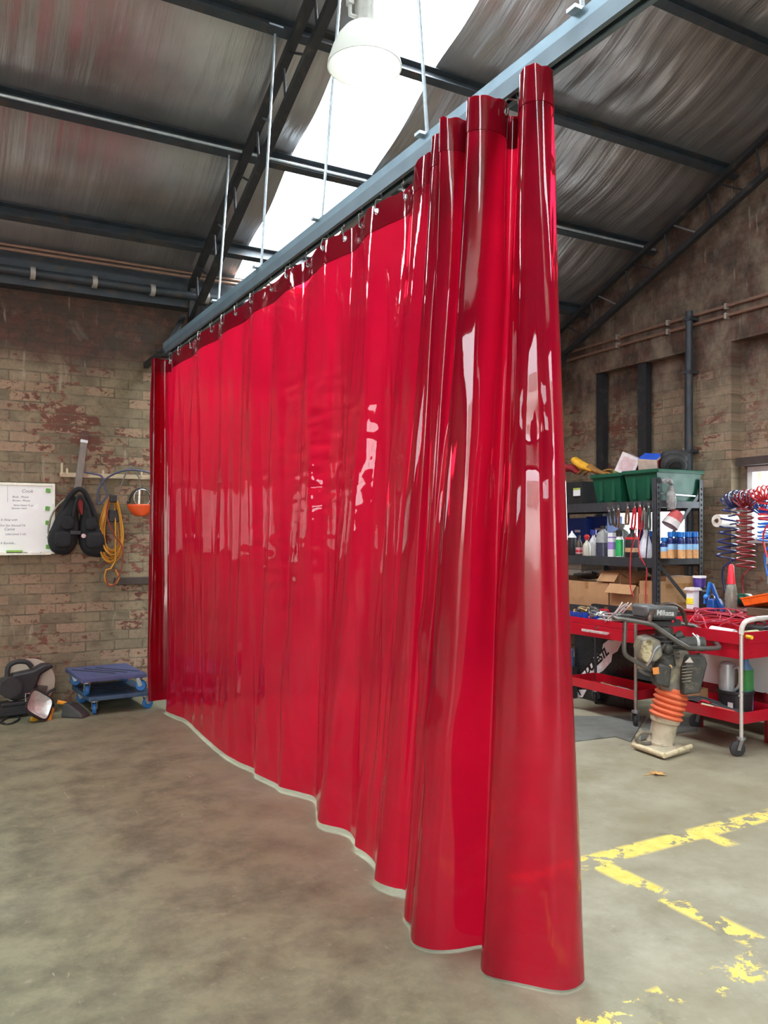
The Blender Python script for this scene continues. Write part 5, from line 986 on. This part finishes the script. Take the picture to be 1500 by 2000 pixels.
a = onX(1407, 1216, TX2 + .06); t = thing('sealant_tube', 'white sealant cartridge with a yellow tip lying on the right trolley', 'sealant tube', (TX2 + .08, TY2 + .30, T2 + .062)); m = MB(); m.cyl((0, 0, 0), (-.015, -.20, -.005), .030, n=20); m.build('cartridge', WHT, t); m = MB(); m.cyl((-.015, -.2, -.005), (-.02, -.235, -.007), .018, .012, 16); m.cyl((-.02, -.235, -.007), (-.026, -.31, -.012), .011, .006, 12); m.build('nozzle', WHT, t); m = MB(); m.cyl((-.025, -.30, -.012), (-.029, -.345, -.014), .013, n=12); m.build('tip', M('lemon_tip', (238, 204, 60), .4), t); m = MB(); m.bar((.02, .02, -.035), (.005, -.27, -.045), .03, .012); m.build('gun_rail', BLK, t, smooth=0)
t = thing('green_roll', 'pale green taped roll by the chrome handle of the right trolley', 'tape roll', (TX2 + .22, TY2 + .08, T2 + .04)); m = MB(); m.cyl((-.06, 0, 0), (.06, 0, 0), .035, n=20); m.build('roll', M('pale_green', (206, 212, 160), .5), t); m = MB(); m.cyl((-.061, 0, 0), (.061, 0, 0), .015, n=14); m.build('core', CARD, t)
t = thing('black_toolcase', 'black tool case at the right edge of the right trolley tray', 'case', (TX2 + .33, TY2 + .10, T2)); m = MB(); m.b2(-.06, .06, -.08, .08, 0, .10); m.build('body', BLK, t, bevel=.01, smooth=0); m = MB(); m.tube(crom([(0, -.04, .1), (0, -.03, .125), (0, .03, .125), (0, .04, .1)], 4), .008); m.build('handle', BLK, t)
# lower tray of the right trolley
L2 = .2145
t = thing('steel_sheet', 'pale bent steel sheet leaning behind the right trolley', 'sheet', (5.215, 4.06, 0)); m = MB(); m.b2(0, .003, -.34, .30, .36, .645); m.b2(0, .05, -.34, .30, .355, .36); m.build('panel', M('pale_steel', (214, 214, 212), .4, .25, .04, 3), t, smooth=0); m = MB(); m.b2(0, .02, -.3, -.28, 0, .36); m.b2(0, .02, .26, .28, 0, .36); m.build('prop', DRED, t, smooth=0)
t = thing('black_bucket', 'black bucket standing in the lower tray of the right trolley', 'bucket', (TX2 + .28, TY2 + .26, L2)); m = MB(); m.lathe([(.105, 0), (.115, .14), (.125, .145), (.125, .165), (.118, .165), (.108, .012), (0, .012)], (0, 0, 0), (0, 0, 1), 36); m.build('body', BLK, t); m = MB(); m.b2(-.122, -.118, -.07, -.03, .05, .09); m.build('label', CRE, t, smooth=0); m = MB(); m.tube([(-.124 * math.cos(PI * k / 16), .124 * math.sin(PI * k / 16 - PI / 2) * 1.0, .15 + .0 * k) for k in range(17)], .004); m.build('bail', STEEL, t)
t = thing('grey_jug', 'pale grey jug sitting in the black bucket on the right trolley', 'jug', (TX2 + .25, TY2 + .31, L2 + .013)); m = MB(); m.lathe([(.05, 0), (.055, .1), (.056, .29), (.048, .33), (.03, .345), (0, .345)], (0, 0, 0), (0, 0, 1), 28); m.build('body', M('silver_grey', (182, 184, 186), .35, .2), t); m = MB(); m.tube(crom([(-.0, -.05, .30), (0, -.1, .31), (0, -.105, .2), (0, -.055, .14)], 5), .01); m.build('handle', M('silver_grey', (182, 184, 186), .35, .2), t)
t = thing('green_bottle', 'green and blue label bottle beside the grey jug on the right trolley', 'bottle', (TX2 + .32, TY2 + .21, L2 + .013)); m = MB(); m.lathe([(.04, 0), (.045, .02), (.045, .3), (.02, .35), (.018, .38), (0, .38)], (0, 0, 0), (0, 0, 1), 24, 4); m.build('body', M('dusty_blue', (90, 130, 168), .4), t); m = MB(); m.lathe([(.045, .15), (.0465, .15), (.0465, .3), (.045, .3)], (0, 0, 0), (0, 0, 1), 24, 4); m.build('label', M('leaf_green', (60, 132, 70), .5), t)
t = thing('cardboard_box', 'small cardboard box on the lower tray of the right trolley, beside the rammer', 'box', (TX2 + .20, TY2 + .57, L2)); m = MB(); m.b2(-.05, .05, -.10, .07, 0, .14); m.build('body', CARD, t, smooth=0, bevel=.002); m = MB(); m.b2(-.0515, -.05, -.095, -.065, .01, .04); m.build('label', CRE, t, smooth=0)
for k in range(6):
    m = MB(); o = Vector((TX2 + .06 + .018 * k, TY2 + .66, L2 + .02)); m.tube(crom([(0, 0, 0), (.02 - .004 * k, -.18, .05 + .008 * (k % 3)), (.03, -.40, .02 + .004 * k), (.06 - .01 * k, -.62, .012)], 7), .008, 7); one(m, 'black_lead', BLK, ['thick black lead nearest the front edge of the right trolley lower tray', 'black lead second from the front edge in the lower tray', 'black lead third from the front edge in the lower tray', 'black lead fourth from the front edge in the lower tray', 'black lead fifth from the front edge in the lower tray', 'black lead closest to the black bucket in the lower tray'][k], 'cable', 'black leads in the lower tray', loc=o)
a = onX(1363, 1375, TX2 + .04); b = onX(1431, 1388, TX2 + .03); t = thing('grease_tube', 'red and white tube lying on the front edge of the right trolley lower tray', 'tube', (TX2 + .05, a.y, L2 + .052)); d = Vector((0, b.y - a.y, -.005)); m = MB(); m.cyl(d * .45, d, .022, n=16); m.build('red_end', M('coral_tube', (206, 92, 84), .45), t); m = MB(); m.cyl(d * .1, d * .45, .021, n=16); m.build('cream_body', M('cream_tube', (222, 208, 168), .5), t); m = MB(); m.tube(crom([d * .0 + Vector((0, 0, -.02)), d * .02 + Vector((.01, 0, .025)), d * .15 + Vector((.01, 0, .035)), d * .3 + Vector((.01, 0, .03))], 5), .009); m.build('red_grip', RED, t)
# things standing on the red chest
X5 = 5.50
def on_chest(nm, label, cat, px, X): p = onX(px, 1190, X); return thing(nm, label, cat, (X, p.y, CT))
t = on_chest('clear_bottle', 'clear bottle with a tall red conical nozzle on the red chest', 'bottle', 1428, X5); k = .0040
m = MB(); m.lathe([(.040, 0), (.045, .01), (.046, .14), (.036, .21), (.026, .225)], (0, 0, 0), (0, 0, 1), 28); m.build('body', M('cloudy_clear', (150, 150, 136), .25, 0, .06, trans=.35), t); m = MB(); m.lathe([(.034, .222), (.030, .24), (.021, .36), (.011, .375), (0, .375)], (0, 0, 0), (0, 0, 1), 24); m.build('nozzle', M('red_nozzle', (222, 44, 62), .35), t)
t = on_chest('yellow_label_tin', 'white tin with a yellow label standing on the red chest by the rack', 'tin', 1353, 5.46); m = MB(); m.b2(-.035, .035, -.036, .036, 0, .15); m.build('body', WHT, t, smooth=0, bevel=.004); m = MB(); m.b2(-.037, -.035, -.034, .034, .04, .09); m.build('label', M('yellow_label', (240, 226, 60), .5), t, smooth=0); m = MB(); m.b2(-.05, .05, -.052, .052, .15, .165); m.b2(-.042, .042, -.044, .044, .165, .175); m.build('lid', CRE, t, smooth=0, bevel=.003)
t = on_chest('black_canister', 'square black canister behind the white tin, under the purple tub', 'canister', 1369, 5.56); m = MB(); m.b2(-.06, .06, -.055, .055, 0, .155); m.build('body', BLK, t, smooth=0, bevel=.012); m = MB(); m.cyl((0, 0, .155), (0, 0, .17), .03, n=16); m.build('cap', BLK, t)
t = thing('purple_tub', 'purple printed tub with a white lid on top of the black canister', 'tub', (5.56, onX(1366, 1150, 5.56).y, CT + .172)); m = MB(); m.lathe([(.046, 0), (.05, .08)], (0, 0, 0), (0, 0, 1), 28); m.build('body', M('purple_tub', (70, 50, 130), .4, 0, .5, 22, dirt=(200, 196, 214), dirt_at=(.58, .62)), t); m = MB(); m.lathe([(.053, .078), (.054, .095), (0, .095)], (0, 0, 0), (0, 0, 1), 28); m.build('lid', WHT, t)
t = on_chest('spring_clamp', 'bright blue spring clamp standing upright on the red chest', 'clamp', 1387, 5.48); BL2 = M('azure_plastic', (44, 124, 206), .35); BL3 = M('cobalt_plastic', (26, 78, 150), .4)
m = MB(); m.bar((0, .03, .10), (0, .005, .225), .02, .018); m.ball((0, .035, .105), .026); m.bar((0, .045, .10), (0, .05, .05), .018, .018); m.build('front_jaw', BL2, t); m = MB(); m.bar((.02, -.0, .21), (.02, -.06, .08), .02, .024); m.bar((.02, -.06, .09), (.02, -.12, .0), .03, .03); m.build('rear_jaw', BL3, t); m = MB(); m.prism([(-.06, 0), (.02, 0), (.01, .09), (-.05, .10)], -.03, .05, 'x'); m.build('handle', BL3, t, bevel=.01); m = MB(); m.tube([(-.015, -.025 + .03 * math.cos(2 * PI * k / 14), .10 + .03 * math.sin(2 * PI * k / 14)) for k in range(14)], .004, 6, True); m.build('spring', STEEL, t)
p = onX(1452, 1180, 5.66); o = blob([p + Vector((0, .10, .01)), p + Vector((0, .05, .03)), p + Vector((0, -.03, .03)), p + Vector((0, -.10, .0))], [.03, .075, .08, .03], M('dark_green_bag', (20, 70, 52), .3, 0, .4, 14), 'bag', None, 3, 16, .3); tag(o, 'shiny dark green bag slumped on the red chest behind the clear bottle', 'bag')
p = onX(1490, 1178, 5.52); t = thing('orange_tray', 'tilted orange plastic tray at the right edge on a wooden block', 'tray', (5.52, p.y - .06, CT + .085), rot=(-.22, .1, 0)); m = MB(); m.tray((0, 0, 0), (.26, .30, .06), .006, taper=.9); m.build('body', M('bright_orange', (238, 100, 30), .45), t, smooth=0, bevel=.004); m = MB(); m.b2(-.132, .132, -.152, .152, .055, .064); m.build('rim', M('bright_orange', (238, 100, 30), .45), t, smooth=0)
t = thing('wooden_block', 'rough wooden block under the orange tray on the red chest', 'block', (5.50, p.y - .05, CT)); m = MB(); m.b2(-.10, .10, -.16, .10, 0.0, .06); m.build('block', M('rough_wood', (96, 78, 60), .8, 0, .3, 12), t, smooth=0, bevel=.004)
t = thing('workbench', 'dark workbench added behind the red curtain to darken its lower far corner', 'workbench', (2.9, 7.34, 0)); WBM = M('bench_dark', (44, 46, 52), .6, .1, .3, 8)  # bench added so that a dark shape shows through the curtain
m = MB(); m.b2(-.85, .85, -.3, .3, .80, .86); m.build('worktop', WBM, t, smooth=0, bevel=.004); m = MB(); m.b2(-.80, .1, -.26, .28, .06, .80); m.build('cupboard', WBM, t, smooth=0, bevel=.004)
for x in (.78, .2):
    for y in (-.24, .24): m = MB(); m.b2(x - .03, x + .03, y - .03, y + .03, 0, .80); m.build('leg', WBM, t, smooth=0)
m = MB(); m.b2(-.8, .1, -.24, .26, 0, .06); m.build('plinth', BLK, t, smooth=0)
# ================================================================ rammer
RC = onZ(1300, 1462, 0.0); RD = RC.x * _F[0] + RC.y * _F[1]; RX0 = (1300 - 750) * RD / FPX
rm = thing('tamping_rammer', 'dirty upright tamping rammer with orange bellows standing on the open floor', 'rammer', RC, -YAW)
def r(px, py, y=0.0): D = RD + y; return Vector(((px - 750) * D / FPX - RX0, y, CAM_H + (1040 - py) * D / FPX))
CASE = M('dusty_casting', (110, 104, 92), .65, .25, .25, 16, dirt=(160, 148, 118), dirt_at=(.5, .72)); DARKE = M('dirty_engine', (66, 66, 62), .6, .15, .3, 18, dirt=(122, 114, 92), dirt_at=(.55, .75)); TUBE = M('worn_tube', (104, 102, 98), .35, .5, .2, 14, dirt=(150, 142, 130), dirt_at=(.62, .74))
DUST = M('cement_dust', (176, 166, 142), .8, 0, .2, 14, dirt=(132, 118, 90), dirt_at=(.55, .7)); BEL = M('orange_bellows', (224, 116, 76), .65, 0, .12, 16, dirt=(168, 112, 84), dirt_at=(.58, .75))
MI = Matrix.Translation(RC) @ Euler((0, 0, -YAW)).to_matrix().to_4x4(); MI = MI.inverted()
def fl(px, py, z): return MI @ onZ(px, py, z)
A_, B_, C_ = fl(1237, 1455, .03), fl(1349, 1461, .03), fl(1298, 1476, .03); D_ = A_ + (B_ - C_)
m = MB(); m.prism([(q.x, q.y) for q in (A_, C_, B_, D_)], .004, .036); m.build('shoe', DUST, rm, smooth=0, bevel=.012, fix=True)
m = MB(); m.cyl(C_ + Vector((0, 0, .0)), B_ + Vector((0, 0, .012)), .017, n=12); m.cyl(C_, A_ + Vector((0, 0, .004)), .018, n=12); m.build('shoe_edge', M('pale_shoe_edge', (202, 190, 156), .7, 0, .15, 20, dirt=(150, 130, 90)), rm)
cb = r(1290, 1456); ct_ = r(1298, 1412); ax = (ct_ - cb)
m = MB(); m.lathe([(.095, 0), (.098, .02), (.088, .035), (.086, ax.length * .6), (.086, ax.length), (.098, ax.length + .01), (.102, ax.length + .03), (.095, ax.length + .05)], cb, ax.normalized(), 30); m.build('foot_casting', DUST, rm)
m = MB()
for k in range(6): a_ = 2 * PI * k / 6 + .3; q = cb + Vector((.085 * math.cos(a_), .085 * math.sin(a_), .012)); m.cyl(q, q + Vector((0, 0, .02)), .012, n=6)
m.build('shoe_bolts', ZINC, rm)
m = MB(); m.tube(crom([r(1272, 1432, -.02), r(1255, 1430, -.03), r(1244, 1438, -.05), r(1246, 1448, -.06), r(1262, 1453, -.05), r(1275, 1450, -.03)], 6), .014, 10); m.build('shoe_guard', CASE, rm)
b0 = r(1299, 1402); b1 = r(1308, 1350); bx = (b1 - b0); H = bx.length; prof = []
prof.append((.093, -.01))
for k in range(5):
    z = k * H / 5; prof += [(.088, z), (.108, z + H * .04), (.117, z + H * .1), (.108, z + H * .16), (.09, z + H * .195)]
prof += [(.09, H), (.098, H + .008), (.098, H + .03), (.08, H + .035)]
tl = (bx.normalized() + Vector((.10, 0, 0))).normalized()
m = MB(); m.lathe(prof, b0, tl, 36); m.build('bellows', BEL, rm, smooth=60)
m = MB(); m.lathe([(.092, 0), (.094, .03), (.08, .07), (.075, .12)], r(1309, 1348), tl, 30); m.build('upper_collar', CASE, rm)
# crankcase and covers
m = MB(); m.prism([(q.x, q.z) for q in (r(1285, 1345), r(1330, 1352), r(1342, 1300), r(1340, 1268), r(1298, 1262), r(1282, 1300))], -.07, .09, 'y'); m.build('crankcase', CASE, rm, bevel=.02, smooth=40, fix=True)
m = MB(); m.prism([(q.x, q.z) for q in (r(1318, 1350), r(1352, 1346), r(1366, 1290), r(1362, 1276), r(1330, 1275), r(1322, 1300))], -.15, -.06, 'y'); rc_ = m.build('starter_cover', DARKE, rm, bevel=.012, smooth=40, fix=True)
m = MB()
for k in range(6): a_, b_ = r(1332, 1302 + k * 6, -.153), r(1354 - k, 1300 + k * 6, -.153); m.cyl(a_, b_, .004, n=6)
m.build('cover_ribs', CASE, rc_)
m = MB(); a_ = r(1346, 1288, -.152); m.prism([(a_.x - .03, a_.z - .02), (a_.x + .03, a_.z - .022), (a_.x + .005, a_.z + .016)], -.154, -.151, 'y'); m.build('cover_mark', M('pale_mark', (196, 192, 178), .6), rc_, smooth=0)
m = MB(); m.prism([(q.x, q.z) for q in (r(1268, 1330), r(1296, 1338), r(1300, 1296), r(1276, 1290), r(1266, 1308))], -.13, -.03, 'y'); sb_ = m.build('side_box', DARKE, rm, bevel=.014, smooth=40, fix=True)
a_ = r(1281, 1310, -.132); m = MB(); m.box((a_.x, a_.y, a_.z), (.042, .004, .046), (0, -.12, 0)); m.build('orange_sticker', M('amber_sticker', (222, 140, 62), .6, 0, .15, 60), sb_, smooth=0)
m = MB(); m.prism([(q.x, q.z) for q in (r(1244, 1286), r(1240, 1262), r(1247, 1243), r(1264, 1239), r(1280, 1248), r(1284, 1276), r(1270, 1288))], -.12, .05, 'y'); mf = m.build('muffler', M('grey_muffler', (132, 130, 118), .55, .3, .2, 14, dirt=(178, 168, 132), dirt_at=(.52, .7)), rm, bevel=.013, smooth=40, fix=True)
m = MB(); m.prism([(q.x, q.z) for q in (r(1242, 1282), r(1240, 1262), r(1246, 1247), r(1262, 1244), r(1264, 1276), r(1254, 1290))], -.135, -.118, 'y'); m.build('muffler_face', M('cream_grime', (186, 178, 140), .8, 0, .25, 30, dirt=(104, 92, 64), dirt_at=(.5, .62)), mf, bevel=.01, smooth=40, fix=True)
m = MB(); m.cyl(r(1300, 1300, -.02), r(1297, 1225, -.0), .075, .06, 18); m.ball(r(1303, 1268, -.08), (.04, .04, .04)); m.cyl(r(1290, 1270, -.1), r(1300, 1258, -.1), .014, n=8); m.build('engine', DARKE, rm, smooth=40)
for k in range(6): m = MB(); m.lathe([(.062, -.003), (.085, -.003), (.085, .003), (.062, .003)], r(1299, 1282 - k * 8, -.01), (0, 0, 1), 20, 5); m.build('cooling_fin', DARKE, rm)
m = MB(); m.cyl(r(1310, 1256, -.03), r(1374, 1258, -.03), .050, n=24); m.cyl(r(1320, 1245, -.03), r(1332, 1238, -.03), .03, n=14); ac = m.build('air_cleaner', DARKE, rm); m = MB(); m.cyl(r(1357, 1257, -.03), r(1362, 1257, -.03), .053, n=24); m.build('cleaner_band', M('grey_enamel', (176, 178, 172), .4), ac)
m = MB(); m.tube(crom([r(1262, 1300, -.12), r(1270, 1290, -.13), r(1278, 1272, -.13), r(1288, 1262, -.12)], 5), .010, 8); m.build('brace_tube', ZINC, rm)
m = MB(); m.lathe([(.014, -.01), (.014, .01)], r(1309, 1302, -.08), (0, 1, 0), 10); m.cyl(r(1309, 1302, -.10), r(1309, 1302, -.06), .013, n=10); m.build('bolt', BRASS, rm)
# tank
TK = M('graphite_tank', (96, 98, 98), .35, .1, .12, 12, dirt=(140, 140, 136))
a_ = r(1240, 1209); b_ = r(1317, 1181); m = MB(); m.box(((a_.x + b_.x) / 2, 0, (a_.z + b_.z) / 2), (b_.x - a_.x, .19, b_.z - a_.z), (0, .06, .30), .9); tk = m.build('fuel_tank', TK, rm, bevel=.024, smooth=40)
m = MB(); m.box(((a_.x + b_.x) / 2, 0, a_.z + .006), (b_.x - a_.x + .006, .2, .008), (0, .06, .30)); m.build('tank_seam', BLK, tk, smooth=0, bevel=.002)
R3 = Euler((0, .06, .30)).to_matrix(); cx_ = Vector(((a_.x + b_.x) / 2, 0, (a_.z + b_.z) / 2)); tx = R3 @ Vector((1, 0, 0)); tz = R3 @ Vector((0, 0, 1)); ty = R3 @ Vector((0, -1, 0))
text_mesh('Mikasa', .052, M('raised_white', (206, 208, 206), .4), 'lettering', tk, basis(tx, tz, ty, cx_ + ty * .0945 + tx * -.055 + tz * -.016), .0022, .18, bold=.001)
m = MB(); m.cyl(cx_ + tz * .04 + tx * .02, cx_ + tz * .065 + tx * .02, .025, n=18); m.build('filler_cap', BLK, tk)
m = MB(); m.cyl(r(1296, 1212, .0), r(1296, 1232, -.0), .03, n=12); m.b2(*sorted((r(1262, 1215).x, r(1325, 1215).x)), -.05, .05, r(1300, 1222).z, r(1300, 1212).z); m.build('tank_mount', BLK, rm, smooth=0)
m = MB(); m.ball(r(1314, 1214, -.08), (.01, .01, .01)); m.build('red_knob', RED, rm)
# handle frame
HN = [r(1203, 1207, -.17), r(1240, 1213, -.17), r(1272, 1219, -.17), r(1284, 1226, -.17), r(1312, 1246, -.17), r(1340, 1263, -.17), r(1352, 1266, -.16), r(1398, 1266, -.14), r(1404, 1262, -.08), r(1392, 1250, .05), r(1362, 1226, .14), r(1346, 1220, .17), r(1310, 1215, .17), r(1262, 1207, .17), r(1215, 1202, .17), r(1205, 1202, .1), r(1199, 1204, .0), r(1200, 1206, -.12)]
m = MB(); m.tube(crom(HN, 6, True), .0155, 12, True); hf = m.build('handle_frame', TUBE, rm)
m = MB(); m.tube(crom([r(1221, 1212, -.165), r(1220, 1240, -.165), r(1219, 1268, -.16), r(1224, 1281, -.15), r(1240, 1291, -.13), r(1258, 1302, -.12), r(1272, 1308, -.10)], 6), .0155, 12); m.build('lower_bar', TUBE, hf)
m = MB(); m.tube(crom([r(1248, 1308, -.10), r(1258, 1314, -.10), r(1272, 1318, -.08)], 5), .013, 10); m.build('lower_bar_stub', TUBE, hf)
m = MB(); m.tube(crom([r(1268, 1218, -.17), r(1270, 1206, -.16), r(1276, 1194, -.10), r(1290, 1184, -.03), r(1308, 1180, .04), r(1326, 1187, .10), r(1334, 1197, .15), r(1340, 1219, .17)], 6), .0155, 12); m.build('lifting_hoop', M('rust_tube', (84, 68, 58), .5, .4, .25, 14), rm)
m = MB(); m.tube([r(1360, 1240, .0), r(1378, 1254, -.02)], .006, 8); m.tube([r(1352, 1237, .0), r(1372, 1255, -.02)], .006, 8); m.build('throttle_rod', STEEL, rm)
# ================================================================ leaf, litter
lf = MB(); P = []
for k in range(10):
    a = 2 * PI * k / 10; R = .07 if k % 2 == 0 else .026
    P.append((R * math.cos(a), R * math.sin(a) * .75))
lf.add([(u, v, .004 + .02 * abs(math.sin(3 * math.atan2(v, u))) * (math.hypot(u, v) / .07)) for u, v in P] + [(0, 0, .012)], [(k, (k + 1) % 10, 10) for k in range(10)]); lf.tube([(0, 0, .012), (-.05, .02, .004), (-.09, .02, .003)], .002, 5)
o = one(lf, 'dry_leaf', M('dry_leaf', (206, 158, 96), .8, 0, .25, 30), 'dry curled tan leaf lying on the bare floor before the rammer', 'leaf', loc=onZ(1284, 1513, 0)); sm_ = o.modifiers.new('solid', 'SOLIDIFY'); sm_.thickness = .0012; sm_.offset = 1
